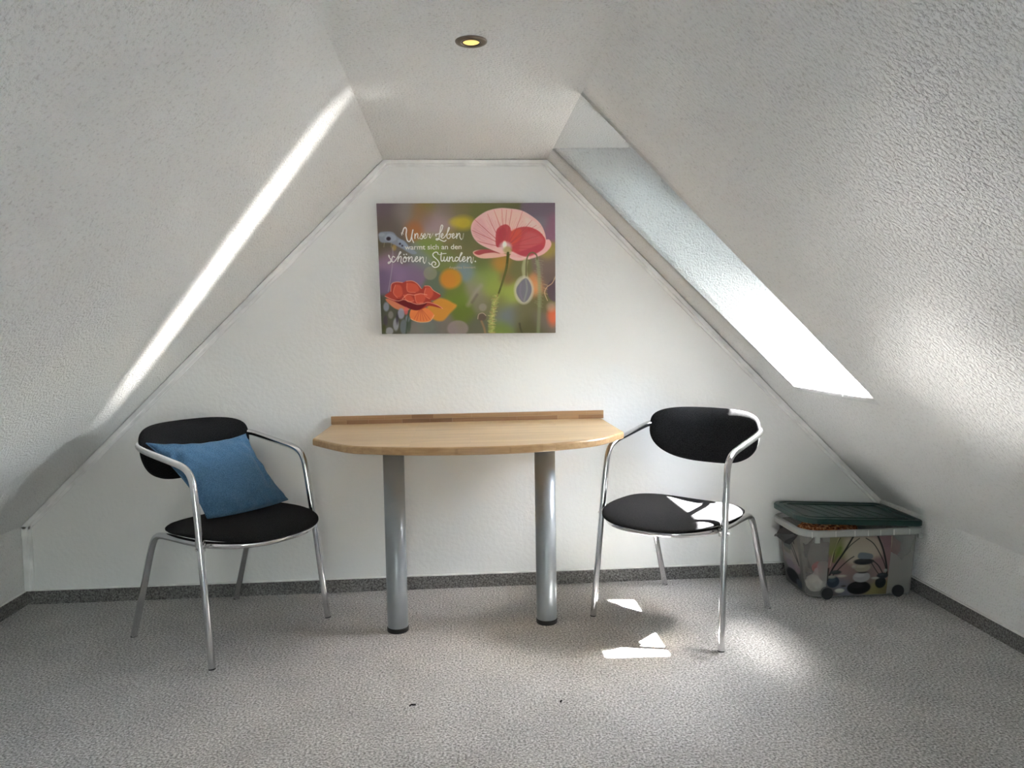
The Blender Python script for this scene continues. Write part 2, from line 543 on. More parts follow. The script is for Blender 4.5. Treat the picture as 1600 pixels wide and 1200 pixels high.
# outside awning blind let down over the upper four fifths of the roof window
GAP = 0.245
bm = bmesh.new()
prism(bm, [P1(b01 - .05, -0.20, .345) - win1.location, P1(A1 - GAP, -0.20, .345) - win1.location,
           P1(A1 - GAP, -0.99, .345) - win1.location, P1(b01 - .05, -0.99, .345) - win1.location], NR * 0.002)
bm_obj('awning_blind', bm, M['blind'], win1)
bm = bmesh.new()
prism(bm, [P1(A1 - GAP, -0.20, .34) - win1.location, P1(A1 - GAP + .015, -0.20, .34) - win1.location,
           P1(A1 - GAP + .015, -0.99, .34) - win1.location, P1(A1 - GAP, -0.99, .34) - win1.location], NR * 0.015)
bm_obj('blind_rail', bm, M['frame'], win1)
c = P1((b01 + A1) / 2, -0.63, 0.235)
portal('roof_window_portal', c, -NR, 0.80, A1 - b01)
c = P2(0.85, -4.85, 0.235)
portal('added_roof_window_portal', c, -NL, 0.55, 0.5)

# added area lights imitating sun glints: slope streaks, bands, soft carpet patch
def add_glint_light(loc, target, long_axis, lx, ly, spread, power, col=(1.0, 0.97, 0.92)):
    d = bpy.data.lights.new('added_glint', 'AREA')
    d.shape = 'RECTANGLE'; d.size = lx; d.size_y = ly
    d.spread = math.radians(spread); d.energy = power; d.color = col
    o = bpy.data.objects.new('added_glint', d); COL.objects.link(o)
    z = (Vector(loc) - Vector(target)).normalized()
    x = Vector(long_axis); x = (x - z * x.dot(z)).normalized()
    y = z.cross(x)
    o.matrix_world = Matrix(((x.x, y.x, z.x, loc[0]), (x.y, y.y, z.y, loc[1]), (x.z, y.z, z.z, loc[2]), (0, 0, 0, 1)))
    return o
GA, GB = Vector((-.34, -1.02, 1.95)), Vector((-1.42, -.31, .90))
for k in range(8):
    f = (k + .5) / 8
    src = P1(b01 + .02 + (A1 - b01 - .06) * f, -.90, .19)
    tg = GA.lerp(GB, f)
    add_glint_light(src, tg, GB - GA, .16, .05, 4.5 + 6 * (1 - f) ** 2, GLINT_POWER * (tg - src).length * (.075, .10, .115, .115, .10, .08, .055, .02)[k])
add_glint_light((-.98, -4.84, 1.40), (1.27, -1.50, 1.11), (.34, -.5, -.355), .75, .10, 5, GLINT_POWER * .8)
add_glint_light((-.98, -4.84, 1.45), (.90, -1.80, 1.48), (.45, -.30, -.45), .9, .16, 9, GLINT_POWER * .55)
add_glint_light(P1(A1 - .10, -.63, .22), (1.17, -.80, 0), (0, 1, 0), .40, .16, 20, GLINT_POWER * .75)

# gable wall behind the camera with an unseen window added as fill light
GX0, GX1, GZ0, GZ1 = -0.45, 0.55, 0.10, 1.05
bm = bmesh.new()
for lo, hi in (((XL - .3, YR - .15, -.05), (GX0, YR, HC + .3)), ((GX1, YR - .15, -.05), (XR + .3, YR, HC + .3)),
               ((GX0, YR - .15, -.05), (GX1, YR, GZ0)), ((GX0, YR - .15, GZ1), (GX1, YR, HC + .3))):
    box(bm, lo, hi)
struct(bm_obj('wall_front', bm, M['dark_rear']))
w3 = struct(empty('window_3', ((GX0 + GX1) / 2, YR - .1, GZ0)))
def rel(bm, lo, hi, o):
    box(bm, [a - b for a, b in zip(lo, o.location)], [a - b for a, b in zip(hi, o.location)])
bm = bmesh.new()
mid = (GX0 + GX1) / 2
for lo, hi in (((GX0, YR - .13, GZ0), (GX0 + .06, YR - .06, GZ1)), ((GX1 - .06, YR - .13, GZ0), (GX1, YR - .06, GZ1)),
               ((GX0, YR - .13, GZ0), (GX1, YR - .06, GZ0 + .06)), ((GX0, YR - .13, GZ1 - .06), (GX1, YR - .06, GZ1)),
               ((mid - .04, YR - .13, GZ0), (mid + .04, YR - .06, GZ1))):
    rel(bm, lo, hi, w3)
bm_obj('window_frame', bm, M['frame'], w3)
bm = bmesh.new()
rel(bm, (GX0 + .05, YR - .1, GZ0 + .05), (mid - .03, YR - .094, GZ1 - .05), w3)
bm_obj('pane', bm, M['glass'], w3)
bm = bmesh.new()
rel(bm, (mid + .03, YR - .1, GZ0 + .05), (GX1 - .05, YR - .094, GZ1 - .05), w3)
bm_obj('pane', bm, M['glass'], w3)
portal('added_gable_window_portal', (mid, YR - .14, (GZ0 + GZ1) / 2), (0, 1, 0), GX1 - GX0, GZ1 - GZ0)

# ground outside
bm = bmesh.new()
box(bm, (-60, -60, -4.2), (60, 60, -4.0))
struct(bm_obj('ground', bm, M['ground']))

# trims on the gable wall
def trim_strip(name, a, b, inward, width, m=M['trim']):
    a, b, inward = Vector(a), Vector(b), Vector(inward).normalized()
    bm = bmesh.new()
    prof = [(0.003, 0.0), (0.003, 0.016), (0.007, 0.019), (width * .62, 0.019), (width * .70, 0.010), (width, 0.010), (width, 0.0)]
    A = [bm.verts.new(a + inward * u + Vector((0, -v, 0))) for u, v in prof]
    B = [bm.verts.new(b + inward * u + Vector((0, -v, 0))) for u, v in prof]
    n = len(A)
    for i in range(n):
        bm.faces.new((A[i], B[i], B[(i + 1) % n], A[(i + 1) % n]))
    bm.faces.new(A); bm.faces.new(B[::-1])
    return struct(bm_obj(name, bm, m))
inL = Vector((-(HC - ZKL), 0, (XTL - XL))).normalized() * -1
inR = Vector(((HC - ZKR), 0, (XR - XTR))).normalized() * -1
trim_strip('trim_1', (XL, 0, ZKL), (XTL, 0, HC), inL, 0.036)
trim_strip('trim_2', (XTL, 0, HC), (XTR, 0, HC), (0, 0, -1), 0.030)
trim_strip('trim_3', (XTR, 0, HC), (XR, 0, ZKR), inR, 0.036)
trim_strip('trim_4', (XL, 0, 0.066), (XL, 0, ZKL), (1, 0, 0), 0.042)

def baseboard(name, lo, hi, caplo, caphi):
    bm = bmesh.new(); box(bm, lo, hi)
    o = struct(bm_obj(name, bm, M['carpet_strip'], bevel=0.002))
    bm = bmesh.new(); box(bm, caplo, caphi)
    bm_obj('edge_bead', bm, M['cap'], o, bevel=0.001)
baseboard('baseboard_back', (XL + .009, -.009, 0), (XR - .009, 0, .060), (XL + .009, -.007, .060), (XR - .009, 0, .066))
baseboard('baseboard_left', (XL, YR, 0), (XL + .009, 0, .060), (XL, YR, .060), (XL + .007, 0, .066))
baseboard('baseboard_right', (XR - .009, YR, 0), (XR, 0, .060), (XR - .007, YR, .060), (XR, 0, .066))

# ------------------------------------------------------------------ recessed ceiling spotlight
t = empty('ceiling_spotlight', (0.050, -1.402, HC))
tag(t, 'small round recessed ceiling spotlight with bronze ring and glowing warm bulb', 'lamp')
bm = bmesh.new()
lathe(bm, [(0.026, 0.0), (0.0262, -0.004), (0.030, -0.005), (0.038, -0.004), (0.0425, -0.002), (0.0435, 0.0), (0.042, 0.002), (0.026, 0.002), (0.026, 0.0)])
bm_obj('outer_ring', bm, M['lamp_metal'], t, smooth=True)
bm = bmesh.new()
lathe(bm, [(0.0222, -0.002), (0.0226, -0.0045), (0.0245, -0.0045), (0.0262, -0.002), (0.0262, 0.0), (0.0222, 0.0), (0.0222, -0.002)])
bm_obj('inner_ring', bm, M['lamp_dark'], t, smooth=True)
bm = bmesh.new()
lathe(bm, [(0.0, -0.0045), (0.012, -0.004), (0.020, -0.003), (0.0222, -0.002), (0.0222, 0.0), (0.0, 0.0)])
bm_obj('bulb', bm, M['bulb'], t, smooth=True)
ld = bpy.data.lights.new('spotlight_glow', 'SPOT')
ld.energy = 2.0; ld.spot_size = math.radians(70); ld.spot_blend = 0.8; ld.color = (1, 0.72, 0.42); ld.shadow_soft_size = 0.02
lo_ = bpy.data.objects.new('spotlight_glow', ld); COL.objects.link(lo_)
lo_.location = (0.05, -1.402, HC - 0.012)

# ------------------------------------------------------------------ painter for flat prints
class Paint:
    def __init__(s, X, Y):
        s.X, s.Y = X, Y
        s.C = np.zeros(X.shape + (3,))
    def field(s, pts):
        num = np.zeros_like(s.C); den = np.zeros(s.X.shape)
        for x, y, r, c in pts:
            w = np.exp(-((s.X - x) ** 2 + (s.Y - y) ** 2) / (2 * r * r)) + 1e-9
            num += w[..., None] * np.array(c, float); den += w
        s.C = num / den[..., None]
    def mixc(s, a, c):
        a = np.clip(a, 0, 1)[..., None]
        s.C = s.C * (1 - a) + np.array(c, float) * a
    def disc(s, x, y, rx, ry, c, a=1.0, soft=6.0):
        d = np.sqrt(((s.X - x) / rx) ** 2 + ((s.Y - y) / ry) ** 2)
        s.mixc(a * np.clip((1 - d) * min(rx, ry) / soft + .5, 0, 1), c)
    def segd(s, a, b, X=None, Y=None):
        X = s.X if X is None else X; Y = s.Y if Y is None else Y
        dx, dy = b[0] - a[0], b[1] - a[1]
        t = np.clip(((X - a[0]) * dx + (Y - a[1]) * dy) / (dx * dx + dy * dy + 1e-9), 0, 1)
        return np.hypot(X - a[0] - t * dx, Y - a[1] - t * dy), t
    def poly(s, pts, c, a=1.0, soft=4.0, smooth=True):
        if smooth: pts = spline(pts, 4, True)
        n = len(pts)
        d = np.full(s.X.shape, 1e9); ins = np.zeros(s.X.shape, bool)
        for i in range(n):
            p, q = pts[i], pts[(i + 1) % n]
            dd, _ = s.segd(p, q); d = np.minimum(d, dd)
            cr = ((p[1] > s.Y) != (q[1] > s.Y))
            if q[1] != p[1]:
                ins ^= cr & (s.X < (q[0] - p[0]) * (s.Y - p[1]) / (q[1] - p[1]) + p[0])
        sd = np.where(ins, d, -d)
        m = np.clip(sd / soft + .5, 0, 1) * a
        s.mixc(m, c)
        return m
    def stroke(s, pts, w, c, a=1.0, soft=3.0, w1=None, smooth=True):
        if smooth and len(pts) > 2: pts = spline(pts, 5, False)
        m = np.zeros(s.X.shape); n = len(pts) - 1
        for i in range(n):
            wi = w if w1 is None else w + (w1 - w) * i / max(1, n - 1)
            p, q = pts[i], pts[i + 1]
            pad = wi + soft + 2
            x0, x1 = min(p[0], q[0]) - pad, max(p[0], q[0]) + pad
            y0, y1 = min(p[1], q[1]) - pad, max(p[1], q[1]) + pad
            sel = (s.X > x0) & (s.X < x1) & (s.Y > y0) & (s.Y < y1)
            if not sel.any(): continue
            dd, _ = s.segd(p, q, s.X[sel], s.Y[sel])
            m[sel] = np.maximum(m[sel], np.clip((wi / 2 - dd) / soft + .5, 0, 1))
        s.mixc(m * a, c)
        return m

def spline(pts, n, closed):
    P = [np.array(p, float) for p in pts]
    m = len(P); out = []
    rngi = range(m) if closed else range(m - 1)
    for i in rngi:
        if closed: a, b, c, d = P[i - 1], P[i], P[(i + 1) % m], P[(i + 2) % m]
        else: a, b, c, d = P[max(i - 1, 0)], P[i], P[i + 1], P[min(i + 2, m - 1)]
        for k in range(n):
            t = k / n
            out.append(0.5 * (2 * b + (c - a) * t + (2 * a - 5 * b + 4 * c - d) * t * t + (3 * b - a - 3 * c + d) * t ** 3))
    if not closed: out.append(P[-1])
    return [tuple(p) for p in out]

def mute(C, k):
    g = C.mean(-1, keepdims=True)
    return g + (C - g) * k

def print_sheet(name, corners, C, mat, parent, gain, lift=0.0):
    """grid mesh over the quad corners (TL, TR, BR, BL) carrying the painted colours"""
    H, Wd = C.shape[:2]
    TLc, TRc, BRc, BLc = [np.array(c, float) for c in corners]
    u = np.linspace(0, 1, Wd)[None, :, None]; v = np.linspace(0, 1, H)[:, None, None]
    P = (TLc * (1 - u) + TRc * u) * (1 - v) + (BLc * (1 - u) + BRc * u) * v
    P = P.reshape(-1, 3)
    idx = np.arange(H * Wd).reshape(H, Wd)
    F = np.stack([idx[:-1, :-1], idx[1:, :-1], idx[1:, 1:], idx[:-1, 1:]], -1).reshape(-1, 4)
    me = bpy.data.meshes.new(name)
    me.vertices.add(len(P)); me.vertices.foreach_set('co', P.astype(np.float32).ravel())
    me.loops.add(F.size); me.loops.foreach_set('vertex_index', F.astype(np.int32).ravel())
    me.polygons.add(len(F)); me.polygons.foreach_set('loop_start', np.arange(0, F.size, 4, dtype=np.int32))
    me.update(calc_edges=True)
    at = me.color_attributes.new('print', 'FLOAT_COLOR', 'POINT')
    L = np.clip(lin(np.clip(C, 0, 255)) * gain, 0, 0.9)
    rgba = np.concatenate([L.reshape(-1, 3), np.ones((H * Wd, 1))], 1)
    at.data.foreach_set('color', rgba.astype(np.float32).ravel())
    me.materials.append(mat)
    o = bpy.data.objects.new(name, me); COL.objects.link(o); o.parent = parent
    return o

# ------------------------------------------------------------------ canvas picture
def paint_canvas():
    Wd, H = 470, 346
    u = np.linspace(0, 1, Wd)[None, :] * np.ones((H, 1)); v = np.linspace(0, 1, H)[:, None] * np.ones((1, Wd))
    Y = 87 + 1018 * v
    X = (88 + 44 * v) * (1 - u) + (1482 + 8 * v) * u
    p = Paint(X, Y)
    p.field([(150, 130, 60, (105, 88, 96)), (300, 150, 60, (128, 118, 112)), (430, 160, 45, (142, 104, 62)), (480, 110, 40, (124, 116, 62)),
             (620, 130, 60, (122, 110, 98)), (740, 110, 50, (116, 106, 70)), (900, 110, 60, (104, 104, 60)), (1020, 100, 50, (100, 98, 62)),
             (1400, 140, 50, (112, 96, 108)), (1465, 250, 45, (138, 92, 112)), (1380, 240, 30, (120, 118, 122)), (380, 275, 35, (165, 100, 55)),
             (560, 240, 60, (154, 128, 130)), (480, 200, 40, (130, 110, 105)), (180, 240, 60, (100, 88, 80)), (150, 430, 50, (92, 84, 64)),
             (520, 420, 45, (118, 134, 62)), (700, 400, 50, (112, 106, 66)), (780, 350, 40, (96, 98, 62)), (620, 520, 40, (110, 118, 64)),
             (650, 340, 30, (140, 120, 70)),
             (180, 520, 45, (142, 112, 138)), (260, 620, 45, (132, 104, 138)), (160, 660, 40, (112, 90, 118)), (370, 620, 45, (122, 98, 128)),
             (420, 520, 45, (116, 124, 116)), (300, 500, 40, (104, 96, 84)),
             (560, 720, 40, (98, 108, 88)), (800, 620, 40, (112, 128, 132)), (930, 640, 50, (120, 138, 66)), (900, 560, 40, (98, 108, 56)),
             (1000, 740, 60, (138, 148, 64)), (1130, 800, 50, (146, 156, 66)), (850, 780, 45, (134, 126, 108)), (880, 700, 35, (130, 134, 92)),
             (1050, 545, 40, (186, 128, 48)), (1180, 600, 45, (108, 104, 62)), (1100, 680, 30, (122, 92, 62)), (1330, 740, 38, (196, 128, 78)),
             (1440, 560, 50, (116, 96, 88)), (1430, 480, 30, (162, 140, 60)), (1440, 700, 40, (108, 90, 84)),
             (750, 830, 45, (104, 126, 44)), (700, 760, 40, (108, 118, 52)), (900, 860, 40, (118, 114, 92)), (760, 950, 45, (98, 112, 44)),
             (1000, 900, 50, (110, 108, 72)),
             (600, 1040, 50, (112, 104, 96)), (500, 1060, 40, (104, 108, 100)), (420, 1080, 35, (118, 112, 106)), (1100, 950, 50, (106, 112, 120)), (1230, 950, 55, (104, 98, 66)),
             (1060, 860, 40, (120, 124, 62)), (1380, 1000, 45, (112, 98, 88)), (1465, 960, 26, (196, 92, 58)), (1300, 1060, 50, (80, 80, 48)),
             (200, 1000, 60, (82, 82, 66)), (860, 1060, 45, (92, 92, 74)), (1060, 1070, 40, (108, 124, 56)), (950, 420, 90, (110, 104, 66)), (1400, 880, 50, (104, 96, 60))])
    p.disc(760, 240, 78, 52, (186, 162, 44), .9, 45)
    p.disc(700, 232, 46, 30, (190, 168, 50), .6, 30)
    p.disc(505, 630, 52, 52, (138, 136, 112), .75, 10)
    p.disc(665, 672, 84, 78, (196, 132, 36), .95, 30)
    p.disc(640, 690, 60, 62, (206, 118, 44), .45, 40)
    p.disc(720, 1065, 82, 64, (138, 122, 122), .8, 12)
    p.disc(470, 1050, 70, 45, (112, 116, 104), .5, 14)
    p.disc(915, 900, 30, 30, (148, 138, 128), .6, 12)
    p.stroke([(800, 880), (860, 780), (900, 730)], 26, (158, 142, 132), .55, 30)
    p.stroke([(830, 860), (870, 800)], 16, (88, 74, 72), .5, 20)
    p.disc(1330, 740, 40, 46, (206, 136, 84), .8, 34)
    p.disc(1465, 975, 40, 72, (206, 92, 58), .8, 34)
    p.disc(1455, 900, 36, 36, (180, 148, 128), .6, 30)
    # blue flowers at the left edge
    p.poly([(108, 318), (160, 305), (215, 310), (250, 345), (300, 380), (340, 420), (400, 470), (360, 480), (290, 440), (230, 410), (190, 392), (120, 385)], (128, 136, 152), .9, 10)
    p.poly([(180, 320), (230, 335), (240, 370), (190, 385), (150, 360)], (146, 152, 170), .8, 10)
    p.poly([(255, 370), (300, 375), (330, 415), (300, 430), (265, 410)], (134, 144, 166), .9, 10)
    p.disc(182, 360, 17, 15, (44, 32, 42), .95, 8); p.disc(270, 400, 9, 9, (50, 42, 54), .8, 6); p.disc(288, 415, 8, 8, (50, 42, 54), .8, 6)
    p.disc(225, 430, 18, 22, (170, 138, 70), .8, 14)
    p.disc(130, 330, 26, 14, (152, 158, 172), .6, 10)
    for x in (150, 205): p.stroke([(x, 392), (x - 4, 425)], 4, (170, 160, 120), .6, 4)
    p.stroke([(215, 430), (212, 560), (190, 720), (180, 770)], 8, (158, 146, 156), .55, 6)
    # poppy
    p.stroke([(1340, 520), (1355, 620), (1362, 760), (1360, 900), (1352, 1100)], 26, (134, 148, 104), .6, 16)
    for yy in range(530, 900, 14):
        p.stroke([(1335 + 15 * math.sin(yy), yy), (1385 - 6 * math.sin(yy * 2), yy + 10)], 4, (158, 166, 124), .45, 5, smooth=False)
    petal = (224, 168, 162)
    p.poly([(1010, 465), (960, 450), (880, 450), (838, 465), (850, 492), (900, 515), (980, 515), (1060, 505), (1110, 490)], (214, 160, 142), 1, 5)
    p.poly([(845, 470), (900, 448), (980, 450), (1050, 480), (1000, 472), (930, 478), (880, 490)], (172, 66, 66), .95, 6)
    p.poly([(1410, 372), (1450, 390), (1448, 430), (1400, 480), (1330, 510), (1260, 528), (1185, 536), (1130, 515), (1140, 480), (1250, 440)], (222, 160, 158), 1, 5)
    p.poly([(820, 290), (835, 232), (880, 188), (950, 147), (1040, 127), (1130, 130), (1220, 146), (1300, 190), (1360, 240), (1395, 300), (1412, 372), (1400, 430), (1330, 470), (1220, 490), (1110, 480), (1050, 475), (950, 436), (880, 398), (838, 350)], petal, 1, 5)
    p.poly([(840, 250), (900, 200), (960, 300), (1000, 430), (900, 390), (845, 330)], (206, 146, 150), .6, 26)
    p.poly([(1000, 150), (1200, 160), (1300, 230), (1250, 270), (1140, 270), (1040, 240)], (232, 176, 158), .6, 26)
    p.poly([(1250, 200), (1340, 245), (1385, 310), (1395, 350), (1330, 290), (1260, 265)], (224, 188, 176), .6, 16)
    p.poly([(1018, 420), (1018, 310), (1048, 268), (1095, 252), (1128, 275), (1140, 305), (1195, 278), (1270, 272), (1345, 300), (1392, 345), (1408, 385), (1392, 440), (1330, 478), (1230, 496), (1165, 480), (1110, 440), (1060, 430)], (188, 62, 66), .96, 6)
    p.poly([(1140, 305), (1195, 285), (1220, 300), (1210, 360), (1150, 420), (1130, 400)], (208, 78, 58), .75, 18)
    p.poly([(1040, 300), (1080, 275), (1100, 330), (1060, 400), (1030, 410)], (172, 50, 62), .6, 16)
    p.poly([(1250, 320), (1340, 330), (1390, 380), (1300, 440), (1200, 460)], (196, 88, 92), .6, 22)
    p.poly([(1180, 480), (1280, 440), (1370, 410), (1390, 440), (1320, 490), (1230, 510)], (178, 58, 72), .8, 12)
    for e in [(850, 215), (830, 300), (870, 380), (950, 170), (1000, 140), (1062, 135), (1100, 140), (1140, 138), (1225, 152), (1300, 220), (1335, 260), (1385, 330), (1400, 400), (1380, 440)]:
        mx, my = (e[0] + 1095) / 2 + rng.uniform(-12, 12), (e[1] + 430) / 2 + rng.uniform(-6, 6)
        p.stroke([(1095, 430), (mx, my), e], 7, (176, 66, 66), .7, 4, w1=3)
    for k in range(46):
        a = math.pi * (1.02 + 0.98 * k / 46)
        r0 = rng.uniform(120, 190); r1 = r0 + rng.uniform(40, 110)
        ex = 1.25
        x0, y0 = 1100 + ex * r0 * math.cos(a), 430 + r0 * math.sin(a)
        x1, y1 = 1100 + ex * r1 * math.cos(a + .03), 430 + r1 * math.sin(a + .03)
        if ((x1 - 1110) / 290) ** 2 + ((y1 - 320) / 185) ** 2 < 1:
            p.stroke([(x0, y0), (x1, y1)], 3, (170, 100, 100), .4, 3, smooth=False)
    p.disc(1092, 425, 46, 36, (202, 168, 170), .85, 22)
    p.disc(1085, 410, 16, 28, (232, 226, 206), .9, 10)
    p.disc(1108, 452, 34, 28, (168, 150, 92), .85, 18)
    p.stroke([(1150, 470), (1210, 500), (1280, 520)], 12, (226, 186, 180), .7, 8)
    for k in range(10): p.disc(1130 + k * 16, 522 - 3 * abs(k - 4), 8, 6, (228, 190, 180), .5, 6)
    p.stroke([(1112, 475), (1102, 580), (1082, 660), (1050, 760), (1025, 830)], 20, (78, 80, 34), .95, 5, w1=12)
    p.stroke([(1104, 560), (1086, 650), (1056, 750)], 6, (110, 112, 60), .6, 5)
    p.stroke([(1030, 810), (1005, 880), (990, 960), (982, 1040), (985, 1108)], 34, (150, 156, 74), .65, 16, w1=46)
    for k in range(120):
        y = rng.uniform(800, 1105); x = np.interp(y, [800, 880, 960, 1105], [1030, 1005, 990, 985])
        dx = rng.uniform(-38, 38)
        p.stroke([(x, y), (x + dx, y - rng.uniform(-10, 16))], 3, (196, 190, 112) if k % 3 else (176, 120, 84), .6, 3, smooth=False)
    # bud
    p.stroke([(1250, 540), (1240, 600), (1250, 668)], 40, (168, 166, 122), .75, 14)
    p.stroke([(1255, 660), (1256, 560), (1268, 500), (1300, 472), (1335, 490), (1342, 525)], 11, (104, 96, 62), .95, 5)
    p.disc(1238, 768, 76, 108, (176, 170, 152), .75, 16)
    for k in range(60):
        a = 2 * math.pi * k / 60
        p.stroke([(1238 + 52 * math.cos(a), 765 + 88 * math.sin(a)), (1238 + 80 * math.cos(a), 765 + 112 * math.sin(a))], 4, (196, 190, 170), .5, 4, smooth=False)
    p.poly([(1250, 672), (1290, 720), (1298, 780), (1270, 840), (1235, 862), (1200, 830), (1178, 780), (1190, 730)], (112, 108, 118), 1, 7)
    p.stroke([(1252, 680), (1262, 760), (1240, 850)], 12, (138, 142, 132), .7, 10)
    p.stroke([(1215, 720), (1206, 780), (1225, 840)], 12, (124, 112, 132), .7, 10)
    # dark bud at the right edge, small one at the bottom
    p.disc(1490, 770, 70, 88, (86, 68, 76), .95, 10)
    p.stroke([(1488, 660), (1462, 712), (1420, 745), (1402, 790), (1425, 850)], 6, (206, 168, 128), .9, 4)
    for y in (730, 760, 800): p.stroke([(1425, y), (1395, y - 10)], 4, (206, 160, 110), .7, 4, smooth=False)
    p.disc(908, 975, 36, 32, (94, 78, 68), .9, 6)
    p.stroke([(876, 990), (884, 955), (915, 945), (940, 965)], 6, (186, 160, 138), .8, 4)
    p.stroke([(905, 1010), (925, 1060), (935, 1105)], 16, (176, 120, 78), .5, 10)
    p.stroke([(1205, 1030), (1212, 1070), (1225, 1105)], 14, (58, 54, 34), .7, 10)
    # orange-red flower lower left
    p.poly([(478, 905), (560, 830), (620, 832), (680, 862), (712, 888), (660, 945), (600, 1005), (520, 985)], (206, 132, 42), .95, 16)
    p.poly([(160, 828), (200, 880), (250, 912), (320, 925), (345, 900), (260, 850)], (196, 110, 76), 1, 6)
    p.poly([(345, 930), (352, 985), (400, 1008), (450, 1014), (505, 1004), (535, 958), (470, 900), (380, 905)], (222, 118, 58), 1, 5)
    for xx in (375, 400, 430, 455, 480, 510): p.stroke([(430, 900), (xx, 1000)], 5, (190, 70, 48), .6, 5, smooth=False)
    p.stroke([(352, 985), (400, 1008), (450, 1014), (505, 1004), (535, 958)], 5, (232, 176, 130), .8, 4)
    p.poly([(155, 808), (195, 770), (205, 715), (240, 698), (290, 702), (320, 690), (365, 690), (405, 712), (440, 752), (462, 728), (500, 732), (530, 765), (578, 792), (585, 812), (545, 838), (510, 850), (600, 905), (500, 885), (455, 905), (400, 920), (330, 900), (240, 856)], (166, 52, 42), 1, 5)
    p.poly([(230, 845), (290, 835), (400, 870), (480, 862), (440, 905), (395, 920), (330, 900)], (104, 26, 32), .95, 6)
    for q in [[(235, 720), (220, 780), (250, 820), (290, 800), (280, 730)], [(325, 705), (330, 770), (390, 780), (420, 760), (395, 715)], [(470, 745), (460, 800), (500, 830), (530, 790), (510, 745)], [(385, 800), (400, 860), (450, 860), (470, 810), (430, 790)], [(300, 800), (330, 850), (380, 845), (350, 800)]]:
        p.poly(q, (206, 82, 56), .8, 12)
        p.stroke(q[:3], 4, (226, 142, 108), .7, 4)
    for q in [[(200, 770), (205, 715), (240, 698), (290, 702)], [(320, 692), (365, 690), (405, 712), (435, 750)], [(462, 730), (500, 732), (530, 765), (580, 795)], [(155, 808), (215, 835), (260, 845), (300, 835), (340, 850), (400, 872), (450, 868), (490, 858), (560, 880), (602, 908)], [(290, 830), (330, 795), (380, 800), (430, 790), (480, 800)]]:
        p.stroke(q, 5, (228, 150, 122), .85, 4)
    # bluish petals bottom left
    for (x, y, a_, b_, c) in [(165, 890, 22, 36, (132, 136, 152)), (200, 955, 20, 30, (128, 120, 112)), (280, 945, 26, 42, (150, 146, 168)), (318, 925, 16, 30, (206, 88, 88)), (240, 1030, 22, 50, (150, 148, 156)), (190, 1082, 30, 30, (150, 146, 150)), (300, 1050, 28, 60, (104, 112, 118)), (340, 1030, 16, 60, (70, 84, 70)), (160, 1000, 16, 40, (74, 62, 70)), (250, 985, 10, 40, (64, 56, 66)), (150, 1070, 14, 40, (72, 74, 40)), (330, 985, 16, 26, (120, 128, 140))]:
        p.disc(x, y, a_, b_, c, .85, 9)
    p.stroke([(345, 920), (330, 1000), (318, 1108)], 12, (66, 78, 62), .8, 7)
    # script lettering
    k = .5417
    ink = (238, 232, 216)
    def pen(pts, w=12.5):
        q = [(x * k, y * k) for x, y in pts]
        p.stroke([(x + 3, y + 3) for x, y in q], w * k * 1.3, (70, 62, 52), .28, 6)
        p.stroke(q, w * k, ink, 1, 3.0)
    pen([(525, 615), (522, 582), (545, 598)], 9)
    pen([(535, 575), (555, 518), (580, 508), (592, 545), (586, 610), (602, 685), (628, 708), (652, 682), (668, 620), (684, 540)], 16)
    pen([(684, 540), (668, 610), (672, 670), (694, 722)], 13)
    pen([(712, 598), (712, 662)], 15); pen([(712, 640), (736, 592), (754, 606), (750, 650)], 12); pen([(750, 650), (764, 668), (786, 640), (812, 592)], 6); pen([(812, 590), (802, 608), (824, 636), (812, 670), (788, 664)], 12)
    pen([(832, 640), (862, 622), (856, 596), (838, 610), (836, 645), (856, 664), (880, 645)], 11); pen([(880, 645), (900, 590)], 6); pen([(900, 592), (908, 606), (930, 600)], 8); pen([(930, 600), (920, 645), (934, 658)], 12); pen([(934, 658), (972, 592)], 5)
    pen([(1016, 630), (1010, 604), (1040, 602), (1078, 576), (1104, 520), (1110, 482), (1094, 474), (1080, 510), (1068, 590), (1058, 655), (1040, 684), (1018, 684), (1020, 668), (1050, 670), (1095, 694), (1132, 706), (1158, 690)], 14)
    pen([(1086, 640), (1114, 620), (1108, 594), (1092, 606), (1088, 642), (1106, 662), (1140, 640), (1190, 560), (1206, 516), (1194, 510), (1180, 560), (1170, 640), (1186, 666), (1212, 656), (1222, 622), (1212, 598), (1196, 612)])
    pen([(1212, 600), (1244, 604)], 9)
    pen([(1242, 640), (1272, 620), (1266, 594), (1250, 606), (1245, 642), (1264, 662), (1300, 636)])
    pen([(1312, 594), (1310, 664)], 15); pen([(1311, 642), (1342, 592), (1356, 606), (1356, 645), (1376, 680)], 12); pen([(1376, 680), (1398, 664), (1410, 592)], 5)
    pen([(352, 920), (338, 900), (345, 930), (368, 962), (362, 1002), (338, 1022), (334, 1002), (378, 992)])
    pen([(424, 932), (402, 918), (384, 950), (386, 986), (406, 1002), (438, 972), (480, 905), (512, 864), (500, 854), (482, 900), (468, 992)])
    pen([(470, 968), (502, 920), (518, 932), (512, 996), (530, 1022)], 12); pen([(530, 1022), (552, 980)], 5)
    pen([(566, 926), (546, 956), (550, 990), (576, 996), (592, 960), (580, 928), (566, 926), (578, 946), (612, 936)])
    p.disc(556 * k, 893 * k, 5, 5, ink, 1, 3); p.disc(592 * k, 890 * k, 5, 5, ink, 1, 3)
    pen([(626, 924), (624, 992)], 15); pen([(625, 968), (658, 926), (674, 940), (670, 982), (688, 998), (714, 968), (748, 948), (744, 924), (726, 934), (716, 970), (736, 996), (770, 968)])
    pen([(786, 928), (784, 996)], 15); pen([(785, 970), (818, 930), (834, 946), (832, 990), (850, 1022)], 12); pen([(850, 1022), (868, 990), (876, 930)], 5)
